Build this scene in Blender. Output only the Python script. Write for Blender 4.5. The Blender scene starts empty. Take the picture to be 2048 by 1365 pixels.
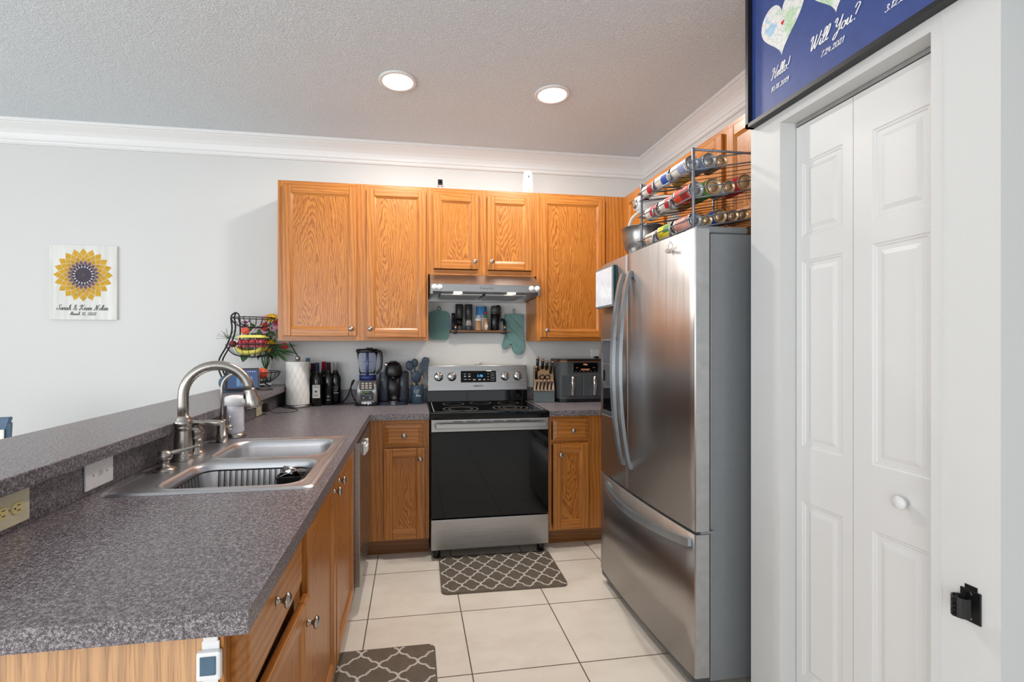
import bpy, bmesh, math, random
from mathutils import Vector, Matrix
from math import sin, cos, pi, radians
S = bpy.context.scene
C = S.collection
random.seed(7)
# ---------------------------------------------------------------- camera
H = 1.348; YAW = 0.1528; FPX = 945.1; U0 = 971.3; V0 = 689.0
cd = bpy.data.cameras.new('camera'); cam = bpy.data.objects.new('camera', cd); C.objects.link(cam)
cam.location = (0, 0, H); cam.rotation_euler = (pi/2, 0, -YAW)
cd.sensor_width = 36; cd.lens = 36*FPX/2048
cd.shift_x = (1024-U0)/2048; cd.shift_y = -(682.5-V0)/2048
cd.clip_start = .05; cd.clip_end = 60
S.camera = cam
# ---------------------------------------------------------------- world, exposure
S.view_settings.view_transform = 'Standard'; S.view_settings.look = 'None'
S.view_settings.exposure = -0.17; S.view_settings.gamma = 1
try: S.view_settings.use_curve_mapping = False
except Exception: pass
w = bpy.data.worlds.new('world'); S.world = w; w.use_nodes = True
bg = w.node_tree.nodes['Background']; bg.inputs[0].default_value = (.86, .93, 1, 1); bg.inputs[1].default_value = 1.3
def area(name, loc, rot, sx, sy, power, col=(1, 1, 1), spread=None):
    l = bpy.data.lights.new(name, 'AREA'); l.shape = 'RECTANGLE'; l.size = sx; l.size_y = sy
    l.energy = power; l.color = col
    if spread: l.spread = spread
    o = bpy.data.objects.new(name, l); C.objects.link(o); o.location = loc; o.rotation_euler = rot
    return o
CEIL = 2.842; YW = 3.62; XR = 1.863; XL = -5.2; YB = -3.4
# area lamps added inside unseen windows for daylight, tilted up to lift the ceiling
area('added_fill_rear', (-2.6, YB+.10, 1.35), (radians(120), 0, 0), 3.4, 2.2, 122, (.98, .99, 1))
area('added_fill_rear', (1.2, YB+.10, 1.35), (radians(120), 0, 0), 2.2, 2.2, 14, (.96, .98, 1))
area('added_fill_left', (XL+.10, -.6, 1.5), (radians(118), 0, radians(-90)), 3.0, 1.9, 114, (.97, .985, 1))

# ---------------------------------------------------------------- materials
def lin(c):
    r = []
    for v in c[:3]:
        v /= 255.
        r.append(v/12.92 if v <= .04045 else ((v+.055)/1.055)**2.4)
    return (*r, 1)
class NT:
    def __init__(s, name):
        s.m = bpy.data.materials.new(name); s.m.use_nodes = True; s.t = s.m.node_tree
        s.b = s.t.nodes['Principled BSDF']
    def n(s, typ, **kw):
        o = s.t.nodes.new(typ)
        for k, v in kw.items():
            if k in o.inputs.keys() if isinstance(k, str) else False: o.inputs[k].default_value = v
            else: setattr(o, k, v)
        return o
    def l(s, a, b): s.t.links.new(a, b)
    def ramp(s, fac, stops):
        r = s.t.nodes.new('ShaderNodeValToRGB'); e = r.color_ramp.elements
        while len(e) < len(stops): e.new(.5)
        for i, (p, c) in enumerate(stops): e[i].position = p; e[i].color = lin(c) if max(c) > 1 else (*c, 1)
        s.l(fac, r.inputs[0]); return r.outputs[0]
    def coords(s, scale=(1, 1, 1), rnd=0):
        tc = s.t.nodes.new('ShaderNodeTexCoord'); mp = s.t.nodes.new('ShaderNodeMapping')
        mp.inputs['Scale'].default_value = scale
        s.l(tc.outputs['Object'], mp.inputs['Vector'])
        if rnd:
            oi = s.t.nodes.new('ShaderNodeObjectInfo'); mu = s.t.nodes.new('ShaderNodeMath'); mu.operation = 'MULTIPLY'
            mu.inputs[1].default_value = rnd; s.l(oi.outputs['Random'], mu.inputs[0])
            cx = s.t.nodes.new('ShaderNodeCombineXYZ')
            for i in range(3): s.l(mu.outputs[0], cx.inputs[i])
            s.l(cx.outputs[0], mp.inputs['Location'])
        return mp.outputs[0]
    def noise(s, vec, scale, detail=3, rough=.5, dist=0):
        o = s.t.nodes.new('ShaderNodeTexNoise'); o.inputs['Scale'].default_value = scale
        o.inputs['Detail'].default_value = detail; o.inputs['Roughness'].default_value = rough
        o.inputs['Distortion'].default_value = dist
        if vec: s.l(vec, o.inputs['Vector'])
        return o.outputs['Fac']
    def bump(s, h, strength=.2, dist=.002):
        b = s.t.nodes.new('ShaderNodeBump'); b.inputs['Strength'].default_value = strength
        b.inputs['Distance'].default_value = dist; s.l(h, b.inputs['Height'])
        s.l(b.outputs[0], s.b.inputs['Normal'])
    def set(s, col=None, rough=None, metal=None, **kw):
        if col is not None: s.b.inputs['Base Color'].default_value = lin(col) if max(col) > 1 else (*col, 1)
        if rough is not None: s.b.inputs['Roughness'].default_value = rough
        if metal is not None: s.b.inputs['Metallic'].default_value = metal
        for k, v in kw.items(): s.b.inputs[k.replace('_', ' ')].default_value = v
        return s
def plain(name, col, rough=.5, metal=0, var=.06, scale=30, **kw):
    n = NT(name).set(col, rough, metal, **kw)
    if var:
        f = n.noise(n.coords(), scale, 2)
        a = tuple(max(1.01 if i == 0 else 0, c*(1-var)) for i, c in enumerate(col)); b = tuple(min(255, c*(1+var)) for c in col)
        n.l(n.ramp(f, [(.3, a), (.7, b)]), n.b.inputs['Base Color'])
    return n.m
def oak(name, axis, tone=1., cath=False, pale=0):
    n = NT(name).set(None, .36, 0)
    def node(t, **k):
        o = n.t.nodes.new(t)
        for a, v in k.items(): setattr(o, a, v)
        return o
    sc = [1.6, 1.6, 1.6]; sc[axis] = .4 if cath else .28
    v0 = n.coords((1, 1, 1), 3 if not cath else .12)
    wn = node('ShaderNodeTexNoise'); wn.inputs['Scale'].default_value = 9 if cath else 5; wn.inputs['Detail'].default_value = 3
    vm = node('ShaderNodeMapping'); vm.inputs['Scale'].default_value = tuple(sc); n.l(v0, vm.inputs['Vector']); n.l(vm.outputs[0], wn.inputs['Vector'])
    sb = node('ShaderNodeVectorMath', operation='SUBTRACT'); sb.inputs[1].default_value = (.5, .5, .5); n.l(wn.outputs['Color'], sb.inputs[0])
    ml = node('ShaderNodeVectorMath', operation='SCALE'); ml.inputs['Scale'].default_value = .075 if cath else .05; n.l(sb.outputs[0], ml.inputs[0])
    ad = node('ShaderNodeVectorMath', operation='ADD'); n.l(v0, ad.inputs[0]); n.l(ml.outputs[0], ad.inputs[1])
    mp = node('ShaderNodeMapping'); wv = node('ShaderNodeTexWave'); wv.wave_profile = 'SIN'
    if cath:
        mp.inputs['Rotation'].default_value = (radians(11), 0, 0); mp.inputs['Location'].default_value = (-.20, .06, -.3)
        wv.wave_type = 'RINGS'; wv.rings_direction = 'Z'; wv.inputs['Scale'].default_value = 28
    else:
        wv.wave_type = 'BANDS'; wv.bands_direction = 'DIAGONAL'; wv.inputs['Scale'].default_value = 24
        k = [1, 1, 1]; k[axis] = .02; mp.inputs['Scale'].default_value = tuple(k)
    n.l(ad.outputs[0], mp.inputs['Vector']); n.l(mp.outputs[0], wv.inputs['Vector'])
    wv.inputs['Distortion'].default_value = 1.2; wv.inputs['Detail Scale'].default_value = 3
    g = [1, 1, 1]; g[axis] = .05
    fine = n.noise(n.coords(tuple(g), 7), 90, 3, .6)
    mx = node('ShaderNodeMix', data_type='FLOAT'); mx.inputs[0].default_value = .5
    n.l(wv.outputs['Fac'], mx.inputs[2]); n.l(fine, mx.inputs[3])
    t = tone; c = 1 if cath else .6
    def tn(a): return tuple(min(255, ((x+(m-x)*(1-c))*t*.95)*(1-pale)+q*(1+(x-m)*.003)*pale) for x, m, q in zip(a, (193, 123, 54), (206, 165, 128)))
    colr = n.ramp(mx.outputs[0], [(.22, tn((160, 90, 28))), (.48, tn((190, 117, 44))), (.78, tn((204, 133, 57)))])
    sc2 = [1, 1, 1]; sc2[axis] = .02
    pores = n.noise(n.coords(tuple(sc2), 5), 480, 1)
    pr = n.ramp(pores, [(.34, (.62, .56, .5)), (.46, (1, 1, 1))])
    m2 = node('ShaderNodeMix', data_type='RGBA', blend_type='MULTIPLY'); m2.inputs[0].default_value = .7
    n.l(colr, m2.inputs[6]); n.l(pr, m2.inputs[7]); n.l(m2.outputs[2], n.b.inputs['Base Color'])
    n.set(Coat_Weight=.2, Coat_Roughness=.25)
    return n.m
def steel(name, col=(168, 167, 166), rough=.3, axis=2, stretch=.01, bump=0):
    n = NT(name).set(col, rough, 1)
    sc = [1, 1, 1]; sc[axis] = stretch
    f = n.noise(n.coords(tuple(sc)), 300, 2)
    n.l(n.ramp(f, [(.3, (rough*.88,)*3), (.7, (min(1, rough*1.12),)*3)]), n.b.inputs['Roughness'])
    n.l(n.ramp(f, [(.3, tuple(c*.95 for c in col)), (.7, col)]), n.b.inputs['Base Color'])
    return n.m
M = {}
M['oakV'] = oak('oak_grain_vertical', 2); M['oakX'] = oak('oak_grain_across', 0); M['oakY'] = oak('oak_grain_deep', 1)
M['oakP'] = oak('oak_panel_cathedral', 2, 1.0, True)
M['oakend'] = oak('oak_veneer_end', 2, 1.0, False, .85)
M['toe'] = oak('oak_toe_board', 0, .72)
n = NT('wall_paint').set((214, 215, 214), .55); n.bump(n.noise(n.coords(), 180, 2), .08, .001); M['wall'] = n.m
n = NT('textured_ceiling').set((229, 236, 242), .9)
v = n.coords(); a1 = n.noise(v, 85, 3, .6, .8); r = n.ramp(a1, [(.38, (0, 0, 0)), (.60, (1, 1, 1))]); n.bump(r, .7, .005); M['ceil'] = n.m
M['trim'] = plain('white_gloss_trim', (230, 231, 231), .35, 0, 0)
n = NT('door_paint').set((222, 222, 221), .38); n.bump(n.noise(n.coords((1, 1, .06)), 150, 2), .08, .001); M['doorw'] = n.m
# floor
n = NT('beige_floor_tile').set(None, .30)
tc = n.t.nodes.new('ShaderNodeTexCoord'); mp = n.t.nodes.new('ShaderNodeMapping'); mp.inputs['Location'].default_value = (.2181, -1.4574+.458*4, 0)
n.l(tc.outputs['Object'], mp.inputs['Vector'])
br = n.t.nodes.new('ShaderNodeTexBrick'); br.offset = 0; br.squash = 1
for k, vv in (('Scale', 1.), ('Mortar Size', .0028), ('Mortar Smooth', .1), ('Brick Width', .458), ('Row Height', .458), ('Bias', 0)): br.inputs[k].default_value = vv
br.inputs['Mortar'].default_value = lin((104, 94, 84)); br.inputs['Color1'].default_value = (0, 0, 0, 1); br.inputs['Color2'].default_value = (1, 1, 1, 1)
n.l(mp.outputs[0], br.inputs['Vector'])
cl = n.noise(n.coords((1, 1.6, 1)), 3.2, 6, .62)
tcol = n.ramp(cl, [(.3, (226, 214, 199)), (.55, (236, 227, 214)), (.8, (241, 234, 224))])
mx = n.t.nodes.new('ShaderNodeMix'); mx.data_type = 'RGBA'; n.l(br.outputs['Fac'], mx.inputs[0]); n.l(tcol, mx.inputs[6]); mx.inputs[7].default_value = lin((104, 94, 84))
n.l(mx.outputs[2], n.b.inputs['Base Color']); n.bump(br.outputs['Fac'], -.3, .002) if False else None
M['floor'] = n.m
# laminate
n = NT('speckled_laminate').set(None, .33)
v = n.coords(); f1 = n.noise(v, 170, 3, .7); f2 = n.noise(v, 480, 2, .6)
mm = n.t.nodes.new('ShaderNodeMath'); mm.operation = 'ADD'; n.l(f1, mm.inputs[0]); n.l(f2, mm.inputs[1])
hm = n.t.nodes.new('ShaderNodeMath'); hm.operation = 'MULTIPLY'; hm.inputs[1].default_value = .5; n.l(mm.outputs[0], hm.inputs[0])
n.l(n.ramp(hm.outputs[0], [(.37, (44, 39, 42)), (.45, (82, 75, 79)), (.52, (116, 109, 113)), (.62, (180, 173, 177))]), n.b.inputs['Base Color'])
M['lam'] = n.m
M['lamdark'] = M['lam']
M['steel'] = steel('brushed_stainless'); M['steelx'] = steel('stainless_brushed_across', axis=0)
M['steely'] = steel('stainless_brushed_deep', axis=1, rough=.3)
M['fridge'] = steel('fridge_stainless', (178, 174, 172), .36, 2, .006)
M['sink'] = steel('sink_steel', (205, 205, 208), .36, 1, .02)
M['nickel'] = steel('brushed_nickel', (176, 170, 163), .30, 2, .1)
M['chrome'] = plain('chrome', (220, 220, 222), .1, 1, 0)
M['greymetal'] = plain('grey_cabinet_paint', (136, 140, 143), .38, .3, .012)
M['edge'] = plain('satin_edge_metal', (176, 177, 178), .38, .7, .03)
M['fhandle'] = plain('satin_handle_metal', (176, 186, 194), .32, .85, .02)  # bright bluish reflection put into the base colour of the handles
M['darkgrey'] = plain('dark_grey_plastic', (66, 70, 74), .4)
M['black'] = plain('black_plastic', (18, 19, 21), .32)
M['glossblack'] = plain('black_glass', (6, 7, 9), .04, 0, 0, Specular_IOR_Level=.3)
M['wire'] = plain('black_wire', (24, 22, 24), .35, .4)
M['rackwire'] = plain('grey_rack_wire', (122, 128, 136), .35, .5)
M['whitep'] = plain('white_plastic', (236, 236, 236), .35, 0, .01)
M['ivory'] = plain('ivory_plastic', (226, 218, 186), .4, 0, .02)
M['paper'] = plain('paper_white', (238, 236, 230), .8, 0, .03, 60)
M['navy'] = plain('navy_print', (50, 72, 138), .5, 0, .04)
M['frame'] = plain('black_picture_frame', (20, 21, 25), .4)
M['teal'] = plain('teal_quilted_cotton', (108, 146, 144), .85, 0, .05, 120)
n = NT('teal_quilting').set((80, 120, 119), .85)
M['leather'] = plain('black_leather', (26, 26, 30), .5)
M['brass'] = plain('brass', (206, 160, 86), .3, 1)
M['shelfwood'] = oak('walnut_shelf', 0, .72)
M['bluecase'] = plain('slate_blue_plastic', (74, 100, 120), .5)
M['glass'] = NT('clear_glass').set((250, 252, 252), .01, 0, Transmission_Weight=1, IOR=1.18).m
M['bluegl'] = NT('blue_tinted_glass').set((240, 243, 253), .02, 0, Transmission_Weight=1, IOR=1.12).m
M['greygl'] = NT('smoke_grey_glass').set((120, 130, 145), .08, 0, Transmission_Weight=.8, IOR=1.3).m
M['winegl'] = plain('dark_wine_glass', (12, 15, 16), .06, 0, 0)
def emis(name, col, st):
    n = NT(name).set((10, 10, 10), .5); n.b.inputs['Emission Color'].default_value = lin(col); n.b.inputs['Emission Strength'].default_value = st; return n.m
M['lampglow'] = emis('lamp_glow', (255, 244, 228), 14)
M['hoodglow'] = emis('hood_lamp_glow', (255, 236, 205), 5)
M['led'] = emis('blue_display_light', (70, 170, 255), 3)
M['ledw'] = emis('white_display_light', (225, 225, 230), .8)
M['ledo'] = emis('amber_display_light', (255, 170, 120), .7)
M['screen'] = emis('tablet_screen', (70, 110, 170), .55)
M['screenw'] = emis('tablet_screen_tile', (120, 170, 215), .7)
M['stem'] = plain('green_stem', (52, 98, 48), .6)
M['leaf'] = plain('green_leaf', (44, 88, 42), .6, 0, .3, 40)
PC = {}
def col(c, rough=.5, metal=0, name=None):
    k = (tuple(c), rough, metal)
    if k not in PC: PC[k] = plain(name or 'paint_%d_%d_%d' % tuple(c), c, rough, metal, .03)
    return PC[k]

# ---------------------------------------------------------------- mesh builder
class MB:
    def __init__(s): s.bm = bmesh.new(); s.mats = []; s.mi = 0
    def mat(s, m):
        m = M[m] if isinstance(m, str) else m
        if m not in s.mats: s.mats.append(m)
        s.mi = s.mats.index(m); return s
    def _t(s, fs, smooth=False):
        for f in fs: f.material_index = s.mi; f.smooth = smooth
    def face(s, pts, smooth=False):
        f = s.bm.faces.new([s.bm.verts.new(p) for p in pts]); s._t([f], smooth); return f
    def box(s, x0, x1, y0, y1, z0, z1, bev=0, seg=2, rot=None):
        b = bmesh.new() if bev else s.bm
        vs = [b.verts.new((x, y, z)) for x in (x0, x1) for y in (y0, y1) for z in (z0, z1)]
        q = [(0, 1, 3, 2), (4, 6, 7, 5), (0, 4, 5, 1), (2, 3, 7, 6), (0, 2, 6, 4), (1, 5, 7, 3)]
        fs = [b.faces.new([vs[i] for i in f]) for f in q]
        if bev:
            bmesh.ops.bevel(b, geom=list(b.edges), offset=min(bev, abs(x1-x0)*.49, abs(y1-y0)*.49, abs(z1-z0)*.49), segments=seg, profile=.5, affect='EDGES')
            s._merge(b, rot, smooth=False)
        else:
            s._t(fs)
            if rot is not None:
                for v in vs: v.co = rot @ v.co
        return s
    def _merge(s, b, rot=None, smooth=False):
        mp = {}
        for v in b.verts: mp[v] = s.bm.verts.new(rot @ v.co if rot is not None else v.co)
        for f in b.faces:
            try: nf = s.bm.faces.new([mp[v] for v in f.verts])
            except ValueError: continue
            nf.material_index = s.mi; nf.smooth = smooth or f.smooth
        b.free()
    def tube(s, pts, r, seg=8, cap=True, closed=False, flat=None):
        pts = [Vector(p) for p in pts]; N = len(pts)
        rs = r if isinstance(r, (list, tuple)) else [r]*N
        rings = []; up = None
        for i, p in enumerate(pts):
            if closed: t = (pts[(i+1) % N]-pts[i-1])
            else: t = pts[min(i+1, N-1)]-pts[max(i-1, 0)]
            t = t.normalized() if t.length > 1e-9 else Vector((0, 0, 1))
            if up is None:
                up = Vector((0, 0, 1)) if abs(t.z) < .9 else Vector((1, 0, 0))
            u = (up-t*up.dot(t)); u = u.normalized() if u.length > 1e-6 else t.orthogonal().normalized()
            up = u; w = t.cross(u)
            fu, fw = (flat if flat else (1, 1))
            rings.append([s.bm.verts.new(p+(u*cos(2*pi*k/seg)*fu+w*sin(2*pi*k/seg)*fw)*rs[i]) for k in range(seg)])
        M_ = N if closed else N-1
        for i in range(M_):
            a, b = rings[i], rings[(i+1) % N]
            for k in range(seg):
                f = s.bm.faces.new([a[k], a[(k+1) % seg], b[(k+1) % seg], b[k]]); s._t([f], True)
        if cap and not closed:
            s._t([s.bm.faces.new(rings[0][::-1]), s.bm.faces.new(rings[-1])])
        return s
    def lathe(s, prof, c=(0, 0, 0), seg=24, mtx=None, smooth=True, sx=1, sy=1):
        rings = []
        c = Vector(c)
        for (r, z) in prof:
            ring = []
            for k in range(seg):
                p = Vector((r*cos(2*pi*k/seg)*sx, r*sin(2*pi*k/seg)*sy, z))
                if mtx is not None: p = mtx @ p
                ring.append(s.bm.verts.new(c+p))
            rings.append(ring)
        for a, b in zip(rings, rings[1:]):
            for k in range(seg):
                f = s.bm.faces.new([a[k], a[(k+1) % seg], b[(k+1) % seg], b[k]]); s._t([f], smooth)
        if prof[0][0] > 1e-4: s._t([s.bm.faces.new(rings[0][::-1])])
        if prof[-1][0] > 1e-4: s._t([s.bm.faces.new(rings[-1])])
        return s
    def cyl(s, c, r, h, axis='z', seg=24, bev=0):
        m = {'z': Matrix.Identity(3), 'y': Matrix.Rotation(-pi/2, 3, 'X'), 'x': Matrix.Rotation(pi/2, 3, 'Y')}[axis]
        pr = [(r, 0), (r, h)] if not bev else [(r-bev, 0), (r, bev), (r, h-bev), (r-bev, h)]
        return s.lathe(pr, c, seg, m)
    def ball(s, c, r, sc=(1, 1, 1), seg=14, mtx=None):
        b = bmesh.new(); bmesh.ops.create_uvsphere(b, u_segments=seg, v_segments=max(6, seg*2//3), radius=1)
        for v in b.verts:
            p = Vector((v.co.x*r*sc[0], v.co.y*r*sc[1], v.co.z*r*sc[2]))
            if mtx is not None: p = mtx @ p
            v.co = p+Vector(c)
        s._merge(b, None, True); return s
    def prism(s, poly, d0, d1, plane='xz', bev=0, seg=2, smooth=False):
        """poly in the plane, extruded along the third axis from d0 to d1"""
        P = {'xz': lambda a, b, d: (a, d, b), 'xy': lambda a, b, d: (a, b, d), 'yz': lambda a, b, d: (d, a, b)}[plane]
        b = bmesh.new(); A = [b.verts.new(P(x, y, d0)) for x, y in poly]; B = [b.verts.new(P(x, y, d1)) for x, y in poly]
        n_ = len(poly); b.faces.new(A); b.faces.new(B[::-1])
        for i in range(n_): 
            f = b.faces.new([A[i], B[i], B[(i+1) % n_], A[(i+1) % n_]])
            if smooth: f.smooth = True
        if bev: bmesh.ops.bevel(b, geom=[e for e in b.edges], offset=bev, segments=seg, affect='EDGES')
        bmesh.ops.recalc_face_normals(b, faces=b.faces)
        s._merge(b); return s
    def ribbon(s, pts, w, nrm, off=0, lift=0, wf=None):
        """flat stroke along pts; nrm = surface normal"""
        nrm = Vector(nrm).normalized(); pts = [Vector(p)+nrm*(lift+(8e-6*i_ if wf else 0)) for i_, p in enumerate(pts)]; L = []
        for i, p in enumerate(pts):
            t = (pts[min(i+1, len(pts)-1)]-pts[max(0, i-1)])
            t = t.normalized() if t.length > 1e-9 else Vector((1, 0, 0))
            sd = nrm.cross(t).normalized(); k = wf(t) if wf else 1
            L.append((s.bm.verts.new(p+sd*w*k/2), s.bm.verts.new(p-sd*w*k/2)))
        for a, b in zip(L, L[1:]):
            f = s.bm.faces.new([a[0], a[1], b[1], b[0]]); s._t([f])
        return s
    def build(s, name, parent=None, fix=True, shade=None):
        if fix: bmesh.ops.recalc_face_normals(s.bm, faces=s.bm.faces)
        me = bpy.data.meshes.new(name); s.bm.to_mesh(me); s.bm.free()
        for m in s.mats: me.materials.append(m)
        o = bpy.data.objects.new(name, me); C.objects.link(o)
        if parent is not None: o.parent = parent
        return o
def B(m): return MB().mat(m)
def thing(name, label, cat, loc=(0, 0, 0), rz=0, group=None):
    o = bpy.data.objects.new(name, None); C.objects.link(o); o.empty_display_size = .05
    o.location = loc; o.rotation_euler = (0, 0, rz); return tag(o, label, cat, group)
def tag(o, label, cat, group=None):
    o['label'] = label; o['category'] = cat
    if group: o['group'] = group
    return o
def struct(o): o['kind'] = 'structure'; return o
def lab(o, l): o['label'] = l; return o
def dup(root, loc=None, rz=None, label=None, group=None):
    r = root.copy(); C.objects.link(r)
    if loc is not None: r.location = loc
    if rz is not None: r.rotation_euler = (0, 0, rz)
    if label: r['label'] = label
    if group: r['group'] = group
    for ch in list(root.children):
        c = ch.copy(); C.objects.link(c); c.parent = r
        for g in list(ch.children):
            d = g.copy(); C.objects.link(d); d.parent = c
    return r
def cat_rom(P, n=6, closed=False):
    P = [Vector(p if len(p) == 3 else (p[0], p[1], 0)) for p in P]; out = []; N = len(P)
    rng = range(N if closed else N-1)
    for i in rng:
        if closed: a, b, c, d = P[(i-1) % N], P[i], P[(i+1) % N], P[(i+2) % N]
        else: a, b, c, d = P[max(i-1, 0)], P[i], P[i+1], P[min(i+2, N-1)]
        for k in range(n):
            t = k/n
            out.append(.5*((2*b)+(c-a)*t+(2*a-5*b+4*c-d)*t*t+(3*b-a-3*c+d)*t**3))
    if not closed: out.append(P[-1])
    return out
def rrect(x0, x1, y0, y1, r, n=5):
    o = []
    for cx, cy, a in ((x1-r, y1-r, 0), (x0+r, y1-r, 90), (x0+r, y0+r, 180), (x1-r, y0+r, 270)):
        for k in range(n+1):
            t = radians(a+90*k/n); o.append((cx+r*cos(t), cy+r*sin(t)))
    return o
# plain lettering from the built-in typeface
def text_into(mb, body, size, mtx, align='CENTER', extrude=.0004, shear=0, bold=0):
    cu = bpy.data.curves.new('t', 'FONT'); cu.body = body; cu.size = size; cu.align_x = align; cu.align_y = 'CENTER'
    cu.extrude = extrude; cu.shear = shear; cu.offset = bold; cu.resolution_u = 3
    ob = bpy.data.objects.new('t', cu); C.objects.link(ob)
    dg = bpy.context.evaluated_depsgraph_get(); dg.update()
    me = ob.evaluated_get(dg).to_mesh()
    b = bmesh.new(); b.from_mesh(me); mb._merge(b, mtx); ob.evaluated_get(dg).to_mesh_clear()
    bpy.data.objects.remove(ob); bpy.data.curves.remove(cu)
    return mb
FRONT = lambda x, y, z: Matrix.Translation((x, y, z)) @ Matrix.Rotation(pi/2, 4, 'X')                       # reads from -Y
FROMX = lambda x, y, z: Matrix.Translation((x, y, z)) @ Matrix.Rotation(-pi/2, 4, 'Z') @ Matrix.Rotation(pi/2, 4, 'X')  # reads from -X
# flowing pen-stroke lettering
G = {'e': (.34, [[(0, .12), (.2, .22), (.3, .38), (.2, .46), (.08, .32), (.08, .12), (.2, 0), (.36, .08)]]),
'l': (.29, [[(0, .08), (.2, .5), (.27, .9), (.17, 1.0), (.08, .8), (.08, .15), (.18, 0), (.32, .08)]]),
'o': (.44, [[(.28, .44), (.12, .42), (.04, .2), (.14, 0), (.3, .05), (.36, .25), (.28, .44), (.34, .34), (.48, .38)]]),
'i': (.27, [[(0, .08), (.12, .44), (.1, .12), (.18, 0), (.3, .08)], 'd', (.17, .62)]),
'u': (.51, [[(0, .1), (.1, .44), (.08, .12), (.16, 0), (.3, .1), (.37, .44), (.34, .12), (.42, 0), (.54, .08)]]),
'a': (.51, [[(.34, .4), (.18, .46), (.04, .22), (.12, 0), (.26, .08), (.37, .44), (.34, .1), (.42, 0), (.54, .08)]]),
'r': (.4, [[(0, .08), (.1, .5), (.14, .4), (.27, .42), (.24, .12), (.32, 0), (.42, .08)]]),
'h': (.46, [[(0, .08), (.2, .6), (.23, .98), (.12, .95), (.08, .6), (.05, 0)], [(.06, .1), (.2, .42), (.32, .38), (.3, .1), (.38, 0), (.48, .08)]]),
'n': (.46, [[(0, .2), (.09, .44), (.06, 0)], [(.06, .1), (.2, .42), (.32, .38), (.3, .1), (.38, 0), (.48, .08)]]),
'v': (.42, [[(0, .35), (.1, .44), (.15, .0), (.3, .1), (.36, .42), (.46, .36)]]),
'c': (.33, [[(.32, .36), (.2, .46), (.06, .28), (.08, .06), (.2, 0), (.36, .08)]]),
'm': (.7, [[(0, .2), (.09, .44), (.06, 0)], [(.06, .1), (.18, .42), (.28, .38), (.27, 0)], [(.27, .1), (.4, .42), (.52, .38), (.5, .1), (.58, 0), (.7, .08)]]),
'H': (.74, [[(.02, .72), (.12, .95), (.3, .9), (.22, .4), (.12, 0), (0, .06)], [(.74, 1), (.56, .5), (.5, .05), (.62, 0), (.74, .08)], [(.15, .48), (.4, .56), (.62, .5)]]),
'W': (.9, [[(0, .72), (.08, .98), (.2, .92), (.18, .3), (.24, 0), (.45, .6), (.52, .95), (.48, .3), (.56, 0), (.82, .6), (.92, 1.0)]]),
'Y': (.66, [[(0, .8), (.1, 1), (.22, .9), (.18, .52), (.32, .4), (.52, .62), (.62, 1)], [(.62, 1), (.5, .2), (.33, -.3), (.12, -.35), (.2, -.1), (.5, .08), (.68, .12)]]),
'S': (.64, [[(.64, .78), (.52, 1), (.3, .85), (.35, .6), (.5, .35), (.4, .05), (.15, 0), (-.04, .2), (.08, .38), (.25, .25)]]),
'K': (.78, [[(0, .62), (.15, .9), (.36, .96), (.26, .4), (.14, 0), (0, .1), (.06, .2)], [(.84, .95), (.62, .9), (.3, .5), (.5, .38), (.6, .05), (.78, .05)]]),
'N': (.86, [[(-.04, .12), (.06, 0), (.18, .2), (.32, .97), (.42, .4), (.5, .0), (.6, .6), (.75, 1), (.9, .92)]]),
'M': (.84, [[(-.04, .12), (.06, 0), (.18, .4), (.28, .97), (.36, .5), (.4, .1), (.55, .7), (.64, .97), (.62, .4), (.7, 0), (.84, .08)]]),
'&': (.7, [[(.64, .34), (.4, .0), (.12, .05), (.1, .3), (.35, .6), (.4, .85), (.25, .98), (.15, .8), (.3, .4), (.64, 0)]]),
'?': (.5, [[(.05, .78), (.2, 1), (.42, .85), (.3, .55), (.2, .3)], 'd', (.16, .04)]),
'!': (.3, [[(.2, 1), (.14, .3)], 'd', (.12, .04)]), '.': (.2, ['d', (.08, .04)]), ',': (.22, [[(.1, .08), (.1, -.02), (.02, -.14)]]),
' ': (.38, []),
'0': (.5, [[(.22, .8), (.06, .6), (.06, .2), (.22, 0), (.4, .2), (.4, .6), (.22, .8)]]),
'1': (.3, [[(.02, .62), (.18, .82), (.14, .4), (.12, 0)]]),
'2': (.5, [[(.05, .6), (.14, .8), (.34, .74), (.32, .5), (.14, .2), (.0, .04), (.16, .1), (.32, 0), (.46, .1)]]),
'3': (.46, [[(.06, .7), (.24, .82), (.36, .64), (.18, .46), (.36, .3), (.3, .06), (.12, 0), (.0, .14)]]),
'4': (.46, [[(.14, .8), (.04, .34), (.2, .3), (.42, .34)], [(.34, .6), (.28, 0)]]),
'5': (.46, [[(.4, .8), (.14, .78), (.1, .48), (.3, .46), (.34, .16), (.16, 0), (.0, .12)]]),
'7': (.44, [[(.04, .74), (.2, .8), (.42, .8), (.24, .4), (.16, 0)]]),
'8': (.46, [[(.22, .42), (.08, .6), (.2, .8), (.36, .66), (.22, .42), (.04, .2), (.18, 0), (.36, .14), (.22, .42)]]),
'9': (.46, [[(.36, .6), (.2, .4), (.08, .58), (.2, .8), (.38, .66), (.34, .2), (.18, 0), (.04, .08)]])}
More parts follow.
